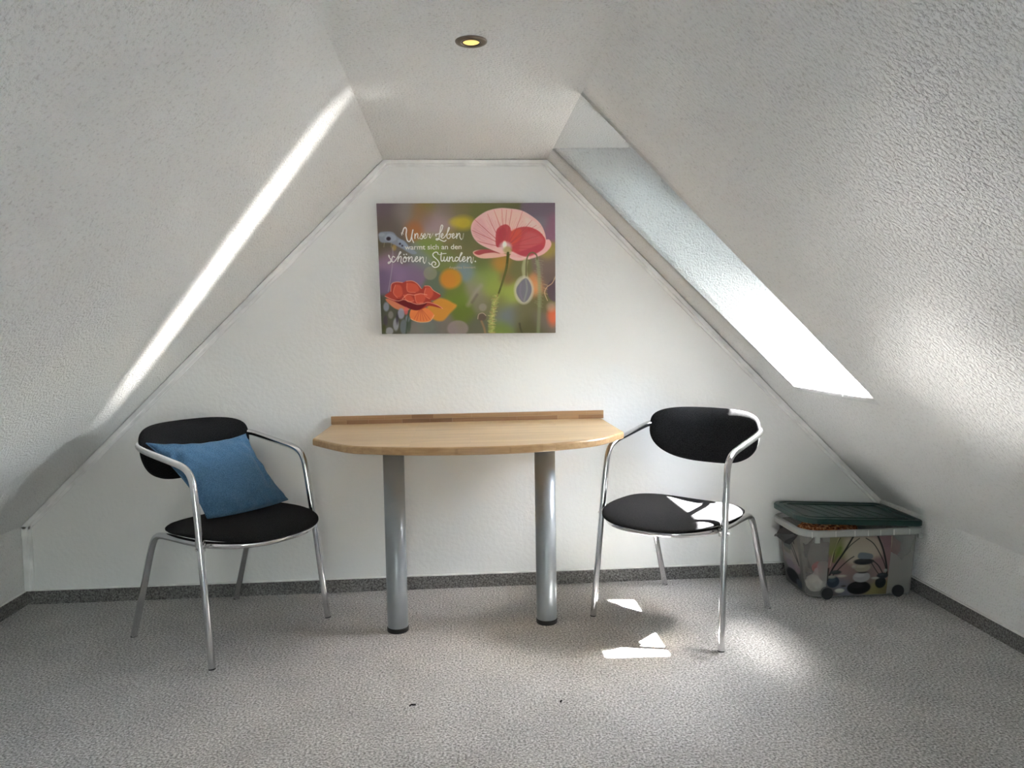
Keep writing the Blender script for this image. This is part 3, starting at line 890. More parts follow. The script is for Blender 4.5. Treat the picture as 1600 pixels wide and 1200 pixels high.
    pen([(1046, 892), (1032, 864), (1000, 862), (970, 888), (978, 922), (1012, 952), (1046, 988), (1062, 1030), (1042, 1066), (1000, 1080), (966, 1062), (954, 1028), (974, 1000), (1000, 1004), (1012, 1026), (1000, 1044)], 14)
    pen([(910, 1010), (930, 1036), (956, 1032)], 10)
    pen([(1092, 868), (1084, 950), (1096, 990), (1122, 976)], 15); pen([(1064, 898), (1110, 884), (1160, 880)], 10)
    pen([(1132, 930), (1128, 972), (1144, 992), (1168, 960), (1178, 930), (1174, 976), (1190, 992), (1204, 975)], 14)
    pen([(1208, 930), (1206, 992)], 15); pen([(1207, 968), (1238, 930), (1252, 946), (1250, 984), (1268, 994), (1286, 980)])
    pen([(1332, 942), (1308, 932), (1288, 962), (1298, 992), (1326, 980), (1352, 936), (1388, 880), (1376, 872), (1356, 930), (1350, 980), (1366, 996), (1392, 974), (1428, 954), (1424, 928), (1404, 936), (1394, 972), (1414, 998), (1448, 974)])
    pen([(1468, 932), (1466, 1002)], 15); pen([(1467, 972), (1502, 930), (1518, 950), (1516, 996), (1530, 1020)], 12); pen([(1530, 1020), (1546, 990), (1552, 935)], 5)
    p.disc(1580 * k, 996 * k, 5.5, 5.5, ink, 1, 3)
    return p.C

cv = empty('canvas_picture', (0.05, -0.015, 1.185))
tag(cv, 'frameless canvas print of pink poppy and orange flower with white script, on back wall', 'picture')
o0 = cv.location
TLp, TRp, BRp, BLp = [Vector(p) - o0 for p in ((-.353, -.032, 1.770), (.448, -.032, 1.769), (.4435, -.032, 1.182), (-.3445, -.032, 1.189))]
bm = bmesh.new()
prism(bm, [TLp, TRp, BRp, BLp], (0, .0305, 0))
bm_obj('stretcher_body', bm, M['canvas_side'], cv)
e_ = Vector((0, -.0006, 0))
print_sheet('printed_face', (TLp + e_, TRp + e_, BRp + e_, BLp + e_), mute(paint_canvas(), .86), M['print'], cv, 1.38)

def text_part(body, zx0, zx1, zyb, mat, parent):
    """text on the canvas; zoom coordinates of left, right end and baseline"""
    cu = bpy.data.curves.new('lettering', 'FONT')
    cu.body = body; cu.size = 1.0; cu.extrude = 0.0; cu.offset = 0.012
    ob = bpy.data.objects.new('lettering_source', cu); COL.objects.link(ob)
    dg = bpy.context.evaluated_depsgraph_get()
    me = bpy.data.meshes.new_from_object(ob.evaluated_get(dg))
    bpy.data.objects.remove(ob)
    co = np.zeros(len(me.vertices) * 3); me.vertices.foreach_get('co', co); co = co.reshape(-1, 3)
    x0, x1 = co[:, 0].min(), co[:, 0].max()
    v = (zyb - 87) / 1018
    def pos(zx):
        uu = (zx - (88 + 44 * v)) / ((1482 + 8 * v) - (88 + 44 * v))
        return (TLp * (1 - uu) + TRp * uu) * (1 - v) + (BLp * (1 - uu) + BRp * uu) * v
    a, b = pos(zx0), pos(zx1)
    s = (b.x - a.x) / (x1 - x0)
    out = np.stack([a.x + (co[:, 0] - x0) * s, np.full(len(co), a.y - .0012), a.z + co[:, 1] * s * 0.92], 1)
    me.vertices.foreach_set('co', out.ravel()); me.update()
    me.materials.clear(); me.materials.append(mat)
    o = bpy.data.objects.new('lettering', me); COL.objects.link(o); o.parent = parent
    return o
text_part('warmt sich an den', 307, 748, 445, M['ink'], cv)
text_part('Angelika Emmert', 650, 858, 595, M['ink_dim'], cv)

# ------------------------------------------------------------------ half-oval wall table
tb = empty('wall_table', (0.036, -0.40, 0))
tag(tb, 'half-oval beech table on two grey column legs standing against the back wall', 'table')
T0 = tb.location
ZT, TH = 0.782, 0.030
pts = [(-.585, 0), (-.585, -.462)]
arc = spline([(-.585, -.462), (-.43, -.672), (-.31, -.738), (-.156, -.783), (.037, -.803), (.20, -.797), (.37, -.752), (.53, -.662), (.657, -.49)], 8, False)
pts += arc[1:]
pts += [(.657, 0)]
bm = bmesh.new()
n = len(pts)
def ring(z, shrink):
    c0 = Vector((0.036, -0.3))
    out = []
    for x, y in pts:
        v = Vector((x, y)) - c0
        v = v * (1 - shrink / v.length)
        yy = min(v.y + c0.y, -0.0005)
        out.append(bm.verts.new((v.x + c0.x - T0.x, yy - T0.y, z)))
    return out
R_ = [ring(ZT - TH, .006), ring(ZT - TH + .002, .002), ring(ZT - TH + .005, 0), ring(ZT - .007, 0), ring(ZT - .002, .002), ring(ZT, .007)]
for A, B in zip(R_, R_[1:]):
    for i in range(n):
        f = bm.faces.new((A[i], A[(i + 1) % n], B[(i + 1) % n], B[i])); f.material_index = 1
bm.faces.new(R_[0][::-1]); bm.faces.new(R_[-1])
top = bm_obj('tabletop', bm, M['beech'], tb)
top.data.materials.append(M['beech_edge'])
# upstand along the wall, glued from staves
up = empty('upstand', (0, 0, 0)); up.parent = tb
x = -.585
rows = [(ZT, ZT + .0185), (ZT + .0185, ZT + .037)]
stave_ms = [M['stave_a'], M['stave_b'], M['stave_c']]
for ri, (z0, z1) in enumerate(rows):
    x = -.585
    k = 0
    first = True
    while x < .665 - 1e-4:
        L = random.uniform(.09, .26) if not (first and ri) else .12
        if not ri and first: L = .07
        first = False
        x1 = min(x + L, .665)
        if .665 - x1 < .04: x1 = .665
        bm = bmesh.new(); box(bm, (x - T0.x, -.019 - T0.y - random.uniform(0, .0005), z0 + .0002), (x1 - .0004 - T0.x, -.0005 - T0.y, z1 - .0002))
        o = bm_obj('stave', bm, stave_ms[random.choice([0, 0, 1, 2, 0, 1])], up)
        x = x1; k += 1
for (lx, ly) in ((-.267, -.490), (.337, -.470)):
    bm = bmesh.new()
    lathe(bm, [(0.0, .018), (0.0405, .018), (0.0415, .022), (0.0415, ZT - TH - .006), (0.0, ZT - TH - .006)], (lx - T0.x, ly - T0.y, 0))
    lg = bm_obj('leg', bm, M['leg_paint'], tb)
    for p_ in lg.data.polygons: p_.use_smooth = abs(p_.normal.z) < .5
    bm = bmesh.new()
    lathe(bm, [(0.0, 0.0), (0.042, 0.0), (0.0435, .004), (0.0435, .015), (0.041, .0185), (0.0, .0185)], (lx - T0.x, ly - T0.y, 0))
    bm_obj('foot_cap', bm, M['black_plastic'], lg, smooth=False)
    bm = bmesh.new()
    lathe(bm, [(0.0, ZT - TH - .006), (0.058, ZT - TH - .006), (0.060, ZT - TH - .003), (0.060, ZT - TH), (0.0, ZT - TH)], (lx - T0.x, ly - T0.y, 0))
    bm_obj('mounting_plate', bm, M['chrome_part'], lg)

# ------------------------------------------------------------------ chairs
TUBE = 0.0128
def polar_pad(outline, prof_top, prof_bot, height, rings=14, seg=72):
    """cushion: outline(a)->(x,y); prof lists (scale, z); height(x,y) extra"""
    bm = bmesh.new()
    R = []
    for s, z, edge in prof_top + prof_bot[::-1]:
        if s == 0:
            R.append([bm.verts.new((0, outline(0, True), z + height(0, outline(0, True)) * edge))])
            continue
        r = []
        cy = outline(0, True)
        for k in range(seg):
            a = 2 * math.pi * k / seg
            x, y = outline(a)
            x *= s; y = cy + (y - cy) * s
            r.append(bm.verts.new((x, y, z + height(x, y) * edge)))
        R.append(r)
    for A, B in zip(R, R[1:]):
        for k in range(seg):
            k2 = (k + 1) % seg
            if len(A) == 1: bm.faces.new((A[0], B[k], B[k2]))
            elif len(B) == 1: bm.faces.new((A[k], B[0], A[k2]))
            else: bm.faces.new((A[k], B[k], B[k2], A[k2]))
    return bm

def sgnpow(v, e): return math.copysign(abs(v) ** e, v)

def seat_outline(a, centre=False):
    if centre: return -0.08
    c, s = math.cos(a), math.sin(a)
    if s < 0: return (.263 * sgnpow(c, .76), -.08 + .312 * sgnpow(s, .80))
    return (.263 * sgnpow(c, .72), -.08 + .205 * sgnpow(s, .72))

def make_chair(label, loc, rz):
    t = empty('armchair', loc, rz)
    tag(t, label, 'chair', None)
    # seat cushion
    top_p = [(0, .476, 1), (.15, .476, 1), (.3, .4755, 1), (.45, .475, 1), (.6, .474, 1), (.72, .472, 1), (.82, .4695, 1), (.9, .466, 1), (.95, .462, 1), (.98, .457, 1), (1.0, .452, 1)]
    bot_p = [(0, .444, 0), (.5, .444, 0), (.9, .444, .3), (.97, .445, .6), (1.0, .448, .9)]
    h = lambda x, y: .016 * (abs(x) / .27) ** 2 - .010 * max(0, (-y - .15) / .22) ** 2
    obj = bm_obj('seat', polar_pad(seat_outline, top_p, bot_p, h), M['black_fabric'], t, smooth=True)
    # backrest cushion
    bm = bmesh.new()
    segs = 72
    def bout(a):
        c, s = math.cos(a), math.sin(a)
        if s > 0: return (.252 * sgnpow(c, .50), .752 + .094 * sgnpow(s, .50))
        return (.252 * sgnpow(c, .76), .752 + .142 * sgnpow(s, .95))
    def place(x, z, off):
        y = .232 - .088 * (x / .25) ** 2 + (z - .74) * .16
        slope = -2 * .088 * x / .25 ** 2
        nn = Vector((-slope, 1, 0)).normalized()
        return Vector((x, y, z)) + nn * off
    prof = [(0, -.037), (.2, -.0365), (.36, -.035), (.5, -.0325), (.62, -.029), (.72, -.025), (.80, -.021), (.87, -.0165), (.93, -.0115), (.975, -.006), (1.0, 0.0), (.985, .010), (.95, .016), (.88, .018), (.6, .019), (0, .019)]
    R = []
    for s, off in prof:
        if s == 0: R.append([bm.verts.new(place(0, .745, off))]); continue
        r = []
        for k in range(segs):
            x, z = bout(2 * math.pi * k / segs)
            r.append(bm.verts.new(place(x * s, .745 + (z - .745) * s, off)))
        R.append(r)
    for A, B in zip(R, R[1:]):
        for k in range(segs):
            k2 = (k + 1) % segs
            if len(A) == 1: bm.faces.new((A[0], B[k], B[k2]))
            elif len(B) == 1: bm.faces.new((A[k], B[0], A[k2]))
            else: bm.faces.new((A[k], B[k], B[k2], A[k2]))
    bm_obj('backrest', bm, M['black_fabric'], t, smooth=True)
    for s in (-1, 1):
        # front leg with the armrest tube that grows out of it
        bm = bmesh.new()
        tube(bm, [(s * .285, -.266, 0.004), (s * .2785, -.239, .22), (s * .2725, -.212, .44)], TUBE, 20)
        lg = bm_obj('leg', bm, M['chrome'], t, smooth=True)
        bm = bmesh.new(); tube(bm, [(s * .2852, -.2665, 0.0), (s * .2851, -.266, 0.004)], TUBE * 1.01, 20)
        bm_obj('glide', bm, M['black_plastic'], lg)
        bm = bmesh.new()
        path = catmull([(s * .2725, -.212, .44), (s * .2695, -.198, .54), (s * .267, -.183, .635), (s * .266, -.172, .675), (s * .2655, -.150, .703), (s * .265, -.112, .720),
                        (s * .265, -.05, .732), (s * .2655, .03, .746), (s * .265, .095, .758), (s * .258, .145, .768), (s * .235, .187, .774), (s * .19, .222, .776), (s * .12, .246, .776), (s * .06, .252, .776)], 6)
        tube(bm, path, TUBE, 20)
        bm_obj('armrest', bm, M['chrome'], t, smooth=True)
        # rear leg
        bm = bmesh.new()
        tube(bm, [(s * .246, .268, 0.004), (s * .2425, .2035, .18), (s * .2404, .168, .279)], TUBE, 20)
        lg = bm_obj('leg', bm, M['chrome'], t, smooth=True)
        bm = bmesh.new(); tube(bm, [(s * .2462, .2684, 0.0), (s * .2461, .267, 0.004)], TUBE * 1.01, 20)
        bm_obj('glide', bm, M['black_plastic'], lg)
        # bracket between front leg and seat frame
        bm = bmesh.new()
        pr_ = [(s * .244, -.202, .412), (s * .244, -.176, .414), (s * .244, -.160, .432), (s * .244, -.164, .458), (s * .244, -.186, .466), (s * .244, -.206, .456)]
        prism(bm, pr_, (s * .022, -.012, 0))
        br = bm_obj('bracket', bm, M['chrome_part'], t, bevel=.002)
        bm = bmesh.new()
        tube(bm, [(s * .284, -.210, .428), (s * .290, -.210, .428)], .0045, 12)
        bm_obj('screw', bm, M['chrome_part'], br)
    # seat frame tube: bends off the rear legs, runs along the sides and curves round the front
    half = [(.2404, .168, .279), (.2388, .140, .357), (.2375, .118, .406), (.2365, .096, .426), (.236, .062, .4325), (.2365, .0, .432), (.239, -.08, .431)]
    fr = []
    for k in range(1, 12):
        a = -math.pi * k / 12
        fr.append((.243 * sgnpow(math.cos(a), .82), -.08 + .292 * sgnpow(math.sin(a), .86), .431))
    allp = half + fr + [(-x, y, z) for x, y, z in half[::-1]]
    bm = bmesh.new()
    tube(bm, catmull(allp, 5), TUBE, 20)
    bm_obj('seat_frame', bm, M['chrome'], t, smooth=True)
    # plate holding the backrest
    bm = bmesh.new()
    box(bm, (-.06, .243, .757), (.06, .2505, .795))
    bm_obj('back_plate', bm, M['chrome_part'], t, bevel=.002)
    return t

left_chair = make_chair('black upholstered chrome tube armchair with blue cushion on it, left of the table', (-.957, -.394, 0), math.radians(54.5))
def copy_tree(o, parent=None):
    c = o.copy(); COL.objects.link(c); c.parent = parent
    for ch in o.children: copy_tree(ch, c)
    return c
bpy.context.view_layer.update()
right_chair = copy_tree(left_chair)
right_chair.location = (.926, -.436, 0)
right_chair.rotation_euler = (0, 0, math.radians(-44.5))
right_chair['label'] = 'empty black upholstered chrome tube armchair, sunlit, between the table and the storage box'

# ------------------------------------------------------------------ cushion on the left chair
def make_cushion():
    Mx = Matrix.Translation((-.957, -.394, 0)) @ Matrix.Rotation(math.radians(54.5), 4, 'Z')
    c = [Mx @ Vector(p) for p in ((-.250, .118, .788), (.186, .085, .772), (.258, -.080, .490), (-.140, -.078, .495))]   # TL TR BR BL
    root_loc = (c[2] + c[3]) / 2
    n = 46
    nrm = (c[1] - c[0]).cross(c[3] - c[0]).normalized()
    if nrm.y > 0: nrm = -nrm           # towards the room
    def base(u, v):
        p = (c[0] * (1 - u) + c[1] * u) * (1 - v) + (c[3] * (1 - u) + c[2] * u) * v
        # edges pull inwards between the corners
        cu, cv_ = 4 * u * (1 - u), 4 * v * (1 - v)
        e = .030
        p = p + (c[1] - c[0]).normalized() * e * (.5 - u) * 2 * cv_ * (abs(.5 - u) * 2) ** 2 + (c[3] - c[0]).normalized() * e * (.5 - v) * 2 * cu * (abs(.5 - v) * 2) ** 2 * (1 if v < .5 else -.3)
        return p
    def thick(u, v):
        a = max(0, 1 - (2 * u - 1) ** 2); b = max(0, 1 - (2 * v - 1) ** 2)
        return .058 * (a * b) ** .42
    verts, faces = [], []
    for side in (1, -1):
        for j in range(n + 1):
            for i in range(n + 1):
                u, v = i / n, j / n
                w = thick(u, v)
                wr = 0
                if side == 1:
                    ed = min(u, 1 - u, v, 1 - v)
                    k = math.exp(-ed * 7) * min(1, ed * 25)
                    wr = k * .0045 * (math.sin(u * 37 + 3 * math.sin(v * 9)) + math.sin(v * 31 + 2 * math.sin(u * 11)))
                    wr -= .010 * math.exp(-((u + v * .8 - .28) / .05) ** 2) * min(1, ed * 12)
                    wr -= .008 * math.exp(-((u - .93 + v * .12) / .035) ** 2) * math.exp(-((v - .55) / .3) ** 2)
                    wr -= .007 * math.exp(-((v - .86 - .1 * math.sin(u * 5)) / .03) ** 2) * min(1, ed * 14)
                verts.append(base(u, v) + nrm * side * (w * (1 if side == 1 else .55) + wr) - root_loc)
    m = (n + 1) ** 2
    for side in (0, 1):
        for j in range(n):
            for i in range(n):
                a = side * m + j * (n + 1) + i
                q = (a, a + 1, a + n + 2, a + n + 1)
                faces.append(q if side else q[::-1])
    bm = bmesh.new()
    vs = [bm.verts.new(v) for v in verts]
    for f in faces: bm.faces.new([vs[i] for i in f])
    bmesh.ops.remove_doubles(bm, verts=bm.verts, dist=.0004)
    root = empty('cushion', root_loc)
    tag(root, 'square blue woven cushion leaning on the backrest of the left chair', 'cushion')
    bm_obj('cover', bm, M['denim'], root, smooth=True)
    edge = [base(i / n, 0) for i in range(n)] + [base(1, i / n) for i in range(n)] + [base(1 - i / n, 1) for i in range(n)] + [base(0, 1 - i / n) for i in range(n + 1)]
    bm = bmesh.new(); tube(bm, [p - root_loc for p in edge], .0022, 8)
    bm_obj('seam', bm, M['denim'], root, smooth=True)
    return root
make_cushion()

# ------------------------------------------------------------------ storage box
def rrect(x0, x1, y0, y1, r, k=7):
    out = []
    q = r * .42                     # tighter corners on the right
    for cx, cy, a0, r in ((x1 - q, y1 - q, 0, q), (x0 + r, y1 - r, 90, r), (x0 + r, y0 + r, 180, r), (x1 - q, y0 + q, 270, q)):
        for i in range(k + 1):
            a = math.radians(a0 + 90 * i / k)
            out.append((cx + r * math.cos(a), cy + r * math.sin(a)))
    return out

def loft(bm, rings, closed=True, cap0=False, cap1=False):
    R = [[bm.verts.new(p) for p in r] for r in rings]
    for A, B in zip(R, R[1:]):
        n = len(A)
        for i in range(n):
            bm.faces.new((A[i], A[(i + 1) % n], B[(i + 1) % n], B[i]))
    if cap0: bm.faces.new(R[0][::-1])
    if cap1: bm.faces.new(R[-1])
    return R

BX = empty('storage_box', (1.735, -.20, 0))
tag(BX, 'translucent plastic storage box with dark green lid under the right slope', 'box')
b0 = BX.location
def RR(x0, x1, y0, y1, r, z): return [(x - b0.x, y - b0.y, z) for x, y in rrect(x0, x1, y0, y1, r)]
bot = (1.508, 1.972, -.345, -.062, .055); topd = (1.472, 1.990, -.366, -.040, .075)
def lerp(z):
    t_ = z / .292
    return [a + (b - a) * t_ for a, b in zip(bot, topd)]
bm = bmesh.new()
loft(bm, [RR(*[bot[0] + .006, bot[1] - .006, bot[2] + .006, bot[3] - .006, .05], .006), RR(*bot, .012), RR(*lerp(.1), .1), RR(*lerp(.2), .2), RR(*topd, .292),
          RR(topd[0] + .0025, topd[1] - .0025, topd[2] + .0025, topd[3] - .0025, .073, .292), RR(bot[0] + .0025, bot[1] - .0025, bot[2] + .0025, bot[3] - .0025, .053, .014)], cap0=True, cap1=True)
bm_obj('body', bm, M['box_plastic'], BX, smooth=False)
bm = bmesh.new()
loft(bm, [RR(topd[0], topd[1], topd[2], topd[3], .075, .286), RR(topd[0] - .014, topd[1] + .012, topd[2] - .014, topd[3] + .014, .085, .284),
          RR(topd[0] - .018, topd[1] + .014, topd[2] - .018, topd[3] + .018, .088, .288), RR(topd[0] - .018, topd[1] + .014, topd[2] - .018, topd[3] + .018, .088, .310),
          RR(topd[0] - .012, topd[1] + .010, topd[2] - .012, topd[3] + .012, .083, .314), RR(topd[0] + .001, topd[1] - .001, topd[2] + .001, topd[3] - .001, .074, .312),
          RR(topd[0], topd[1], topd[2], topd[3], .075, .286)])
rim = bm_obj('rim', bm, M['rim_plastic'], BX)
for xx in (1.495, 1.60, 1.685, 1.745, 1.80, 1.86, 1.93):
    bm = bmesh.new(); box(bm, (xx - b0.x, topd[2] - .0195 - b0.y, .286), (xx + .004 - b0.x, topd[2] - .0175 - b0.y, .311))
    bm_obj('rim_rib', bm, M['cap'], rim)
for xx, h_ in ((1.515, .026), (1.975, .018)):
    bm = bmesh.new(); box(bm, (xx - b0.x, topd[2] - .016 - b0.y, .286 - h_), (xx + .018 - b0.x, topd[2] - .004 - b0.y, .288))
    bm_obj('catch', bm, M['rim_plastic'], BX, bevel=.001)
# black wheels at the lower corners
for xx in (1.583, 1.905):
    for yy, s in ((-.347, -1), (-.060, 1)):
        bm = bmesh.new()
        tube(bm, [(xx - b0.x, yy - s * .008 - b0.y, .027), (xx - b0.x, yy + s * .006 - b0.y, .027)], .0265, 28)
        bm_obj('wheel', bm, M['black_plastic'], BX, bevel=.001)
# black clip handle folded out at the left end
hd = []
bm = bmesh.new()
hp = [(1.468, -.30, .268), (1.468, -.13, .268), (1.440, -.14, .232), (1.424, -.16, .236), (1.420, -.20, .246), (1.424, -.27, .236), (1.440, -.29, .232)]
prism(bm, [Vector(p) - b0 for p in hp], (0.004, 0, .010))
hnd = bm_obj('handle', bm, M['black_plastic'], BX, bevel=.002)
for y0_ in (-.285, -.15):
    bm = bmesh.new(); box(bm, (1.462 - b0.x, y0_ - b0.y, .262), (1.474 - b0.x, y0_ + .02 - b0.y, .284))
    bm_obj('hinge', bm, M['black_plastic'], hnd)

# lid, pushed up a little at the left by what sticks out
def lid():
    L = empty('lid', (0, 0, 0)); L.parent = BX
    x0, x1, y0, y1 = 1.452, 2.003, -.386, -.022
    def LR(i, z, r=.085):
        out = []
        for x, y in rrect(x0 + i, x1 - i, y0 + i, y1 - i, max(.02, r - i)):
            f = (x1 - x) / (x1 - x0)
            out.append((x - b0.x, y - b0.y, z + .318 + .030 * f))
        return out
    bm = bmesh.new()
    loft(bm, [LR(.004, .000), LR(0, .002), LR(0, .020), LR(.003, .024), LR(.020, .025), LR(.024, .019), LR(.040, .018), LR(.044, .024), LR(.054, .0245), LR(.058, .018), LR(.10, .0175, .13)], cap1=True)
    bmesh.ops.recalc_face_normals(bm, faces=bm.faces)
    loft(bm, [LR(.004, .000), LR(.010, .004), LR(.012, .014), LR(.12, .0135, .13)], cap1=True)
    bm_obj('lid_panel', bm, M['lid'], L)
    for k in range(7):
        xa = x0 + .085 + k * .058
        bm = bmesh.new()
        pa, pb = (xa, y1 - .065), (xa + .075, y0 + .065)
        za = .0175 + .318 + .030 * (x1 - pa[0]) / (x1 - x0); zb = .0175 + .318 + .030 * (x1 - pb[0]) / (x1 - x0)
        if pb[0] > x1 - .07: continue
        tube(bm, [(pa[0] - b0.x, pa[1] - b0.y, za), (pb[0] - b0.x, pb[1] - b0.y, zb)], .0022, 8)
        bm_obj('rib', bm, M['lid'], L)
    return L
lid()

# printed film panels on the box
def paint_label(Wd, H, x0, x1, y0, y1, side=False):
    u = np.linspace(0, 1, Wd)[None, :] * np.ones((H, 1)); v = np.linspace(0, 1, H)[:, None] * np.ones((1, Wd))
    p = Paint(x0 + (x1 - x0) * u, y0 + (y1 - y0) * v)
    if not side:
        p.field([(700, 460, 50, (122, 116, 88)), (740, 540, 40, (110, 120, 60)), (900, 440, 60, (112, 96, 92)), (1080, 440, 50, (112, 88, 92)), (900, 540, 60, (146, 136, 126)),
                 (700, 650, 40, (128, 100, 98)), (1100, 640, 50, (120, 96, 96)), (800, 720, 60, (128, 104, 100)), (1060, 760, 40, (124, 102, 98)), (760, 860, 50, (96, 98, 108)),
                 (1050, 900, 40, (120, 112, 72)), (700, 920, 40, (84, 74, 68)), (930, 800, 60, (104, 92, 88)), (1100, 900, 30, (96, 88, 64))])
        p.poly([(790, 430), (1000, 430), (1060, 520), (1065, 600), (1000, 620), (900, 680), (820, 660), (780, 590), (760, 500)], (168, 158, 140), .7, 40)
        dk = (26, 28, 26)
        for q, w in (([(830, 428), (770, 560), (700, 690), (672, 760)], 13), ([(880, 440), (800, 520), (700, 690)], 6), ([(1020, 425), (1070, 540), (1110, 680), (1125, 780)], 13), ([(930, 440), (1000, 500), (1080, 640), (1110, 720)], 6),
                     ([(660, 820), (730, 720), (800, 640), (850, 600)], 7), ([(1000, 640), (1050, 690), (1090, 760)], 7), ([(990, 660), (1040, 740), (1080, 790)], 5), ([(735, 430), (700, 520), (690, 640)], 5)):
            p.stroke(q, w, dk, .92, 5)
        p.stroke([(1128, 430), (1138, 560), (1140, 640)], 5, (196, 190, 160), .8, 5)
        p.stroke([(725, 430), (690, 560), (672, 680)], 5, (190, 184, 140), .7, 5)
        p.stroke([(740, 520), (700, 640)], 24, (84, 104, 46), .6, 14)
        def stone(x, y, a, b, c, hi=None):
            p.disc(x, y, a, b, c, 1, 8)
            p.disc(x - a * .2, y - b * .35, a * .6, b * .4, hi or tuple(min(255, v + 26) for v in c), .6, 12)
        stone(912, 880, 92, 58, (30, 28, 28), (46, 44, 44))
        stone(925, 785, 68, 48, (138, 136, 136)); p.disc(930, 745, 40, 8, (34, 30, 30), .8, 6)
        stone(925, 702, 62, 38, (134, 126, 112)); stone(860, 690, 20, 16, (140, 134, 124))
        stone(930, 648, 76, 28, (38, 38, 38), (60, 60, 60))
        p.poly([(880, 600), (895, 568), (950, 572), (995, 590), (990, 625), (900, 622)], (98, 104, 110), 1, 8)
        stone(705, 820, 48, 50, (44, 52, 62)); stone(770, 770, 36, 12, (148, 140, 128)); stone(720, 735, 42, 18, (50, 52, 52)); stone(690, 775, 34, 14, (120, 118, 112))
        stone(762, 900, 38, 20, (168, 164, 154)); stone(790, 860, 18, 8, (60, 54, 50))
        stone(1080, 840, 42, 50, (28, 30, 30), (40, 42, 42)); stone(1090, 780, 44, 26, (38, 42, 46)); stone(1035, 800, 30, 11, (138, 136, 128)); stone(1110, 735, 14, 16, (120, 120, 116))
        p.stroke([(660, 700), (655, 800)], 16, (24, 26, 22), .7, 8)
    else:
        p.field([(280, 430, 40, (132, 128, 118)), (340, 480, 40, (120, 116, 108)), (300, 640, 50, (142, 132, 128)), (300, 800, 50, (96, 92, 92))])
        for q, w in (([(330, 420), (345, 520)], 10), ([(290, 420), (350, 600), (368, 680)], 7), ([(300, 520), (360, 660)], 6)):
            p.stroke(q, w, (28, 28, 26), .9, 5)
        for x, y, a, b, c in [(290, 550, 36, 52, (76, 84, 84)), (285, 610, 30, 20, (120, 118, 110)), (290, 660, 34, 26, (140, 134, 136)), (300, 715, 32, 40, (128, 118, 128)), (350, 720, 22, 34, (140, 122, 128)), (310, 800, 48, 55, (28, 28, 30)), (355, 830, 22, 34, (70, 78, 86))]:
            p.disc(x, y, a, b, c, 1, 9)
    return p.C
Cf = paint_label(150, 160, 655, 1135, 420, 945)
def fy(z, o_=.0016): return bot[2] + (topd[2] - bot[2]) * (z / .292) - o_
zt, zb_ = .282, .014
cf = [(1.585, fy(zt), zt), (1.868, fy(zt), zt), (1.852, fy(zb_), zb_), (1.578, fy(zb_), zb_)]
print_sheet('printed_panel', [Vector(p) - b0 for p in cf], Cf, M['label_print'], BX, 0.95)
def fx(z): return bot[0] + (topd[0] - bot[0]) * (z / .292) - .0016
Cs = paint_label(70, 150, 250, 375, 420, 880, True)
cs = [(fx(zt), -.115, zt), (fx(zt), -.285, zt), (fx(zb_), -.285, zb_), (fx(zb_), -.115, zb_)]
print_sheet('printed_panel', [Vector(p) - b0 for p in cs], Cs, M['label_print'], BX, 0.95)

# things inside the box, seen dimly through the plastic
def bundle(name, label, cat, c, r, col, seed, rough=.9, amp=.2, mat=None):
    bm = bmesh.new()
    bmesh.ops.create_icosphere(bm, subdivisions=4, radius=1.0)
    import mathutils
    for v in bm.verts:
        d = v.co.normalized()
        n_ = mathutils.noise.noise(d * 2.2 + Vector((seed, 0, 0))) * amp + mathutils.noise.noise(d * 5 + Vector((seed, 3, 0))) * amp * .4
        v.co = Vector((d.x * r[0], d.y * r[1], d.z * r[2])) * (1 + n_)
        if v.co.z < -r[2] * .82: v.co.z = -r[2] * .82
    o = bm_obj(name, bm, mat or simple(name + '_cloth', col, rough, noise=60, nb=.002), None, smooth=True)
    o.location = c
    tag(o, label, cat)
    return o
bundle('white_cloth', 'folded white cloth at the bottom left inside the translucent box', 'cloth', (1.565, -.283, .055), (.042, .042, .040), (.75, .74, .68), 1)
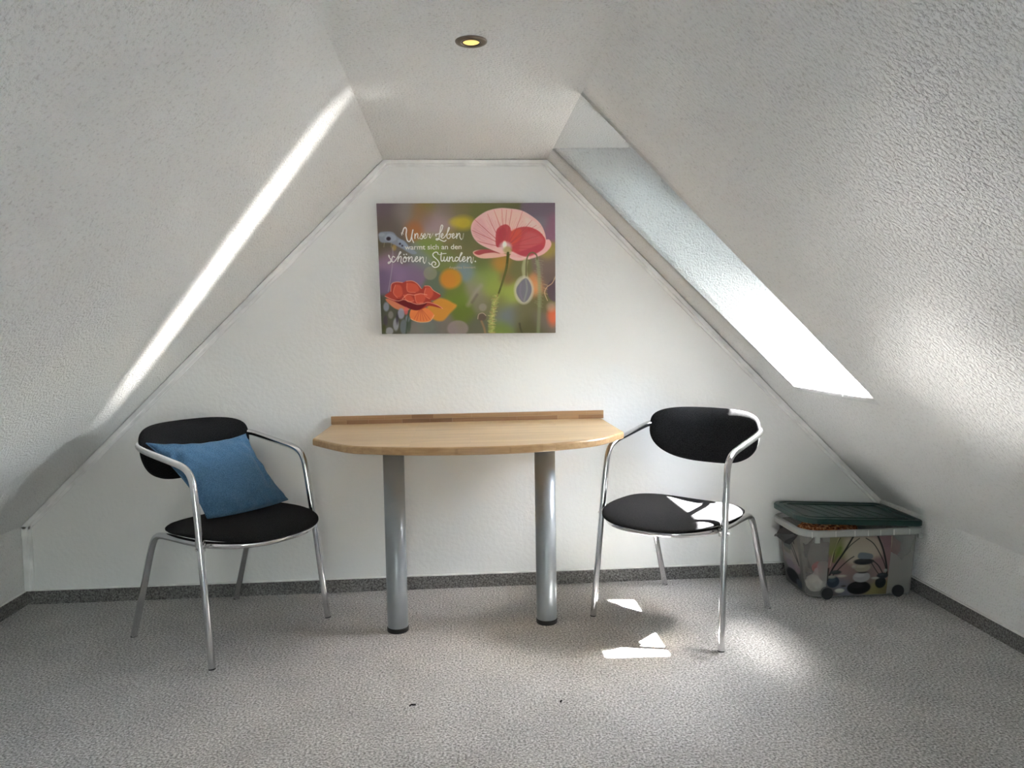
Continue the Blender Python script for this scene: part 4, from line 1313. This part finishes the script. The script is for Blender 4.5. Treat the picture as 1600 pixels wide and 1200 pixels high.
bundle('red_cloth', 'red cloth bundle seen dimly through the lower left of the box', 'cloth', (1.582, -.288, .120), (.032, .036, .026), (.62, .08, .08), 2)
bundle('blue_cloth', 'small blue cloth bundle beside the red one inside the box', 'cloth', (1.630, -.290, .048), (.018, .028, .020), (.10, .25, .5), 3)
bundle('yellow_cloth', 'small yellow cloth bundle low at the right inside the box', 'cloth', (1.872, -.290, .065), (.024, .030, .040), (.6, .48, .1), 4)
bundle('red_scarf', 'dull red scarf high at the right inside the box', 'scarf', (1.91, -.285, .205), (.036, .035, .045), (.36, .09, .08), 5)
bundle('grey_blanket', 'grey blanket filling the middle of the translucent box', 'blanket', (1.760, -.145, .140), (.165, .060, .130), (.36, .33, .32), 6, amp=.1)
def fluffy():
    m, nt, b = new_mat('orange_fleece')
    b.inputs['Roughness'].default_value = 1
    co = coords(nt)
    n1 = N(nt, 'ShaderNodeTexNoise'); n1.inputs['Scale'].default_value = 90; n1.inputs['Detail'].default_value = 4
    nt.links.new(co, n1.inputs['Vector'])
    c = ramp(nt, n1.outputs[0], [(0.35, (.10, .02, .008)), (0.5, (.48, .13, .03)), (.68, (.75, .42, .22))])
    nt.links.new(c, b.inputs['Base Color'])
    bump(nt, n1.outputs[0], b, 1, .008)
    return m
bundle('orange_wool_throw', 'fluffy orange wool throw bulging out under the green lid', 'throw', (1.625, -.262, .295), (.125, .085, .036), (1, 1, 1), 8, mat=fluffy(), amp=.12)

# two specks of lint on the carpet
for (x, y, sz, rz, lab) in ((-.171, -1.124, .010, .4, 'tiny dark lint speck on the carpet in front of the left table leg'),
                            (.305, -1.147, .006, 1.3, 'tiny dark lint speck on the carpet in front of the right table leg')):
    bm = bmesh.new()
    tube(bm, catmull([(-sz, 0, .002), (-sz * .3, sz * .35, .004), (sz * .3, -sz * .2, .004), (sz, sz * .2, .002)], 4), .0022, 8)
    o = bm_obj('carpet_lint', bm, M['black_fabric'])
    o.location = (x, y, 0); o.rotation_euler = (0, 0, rz)
    tag(o, lab, 'lint')
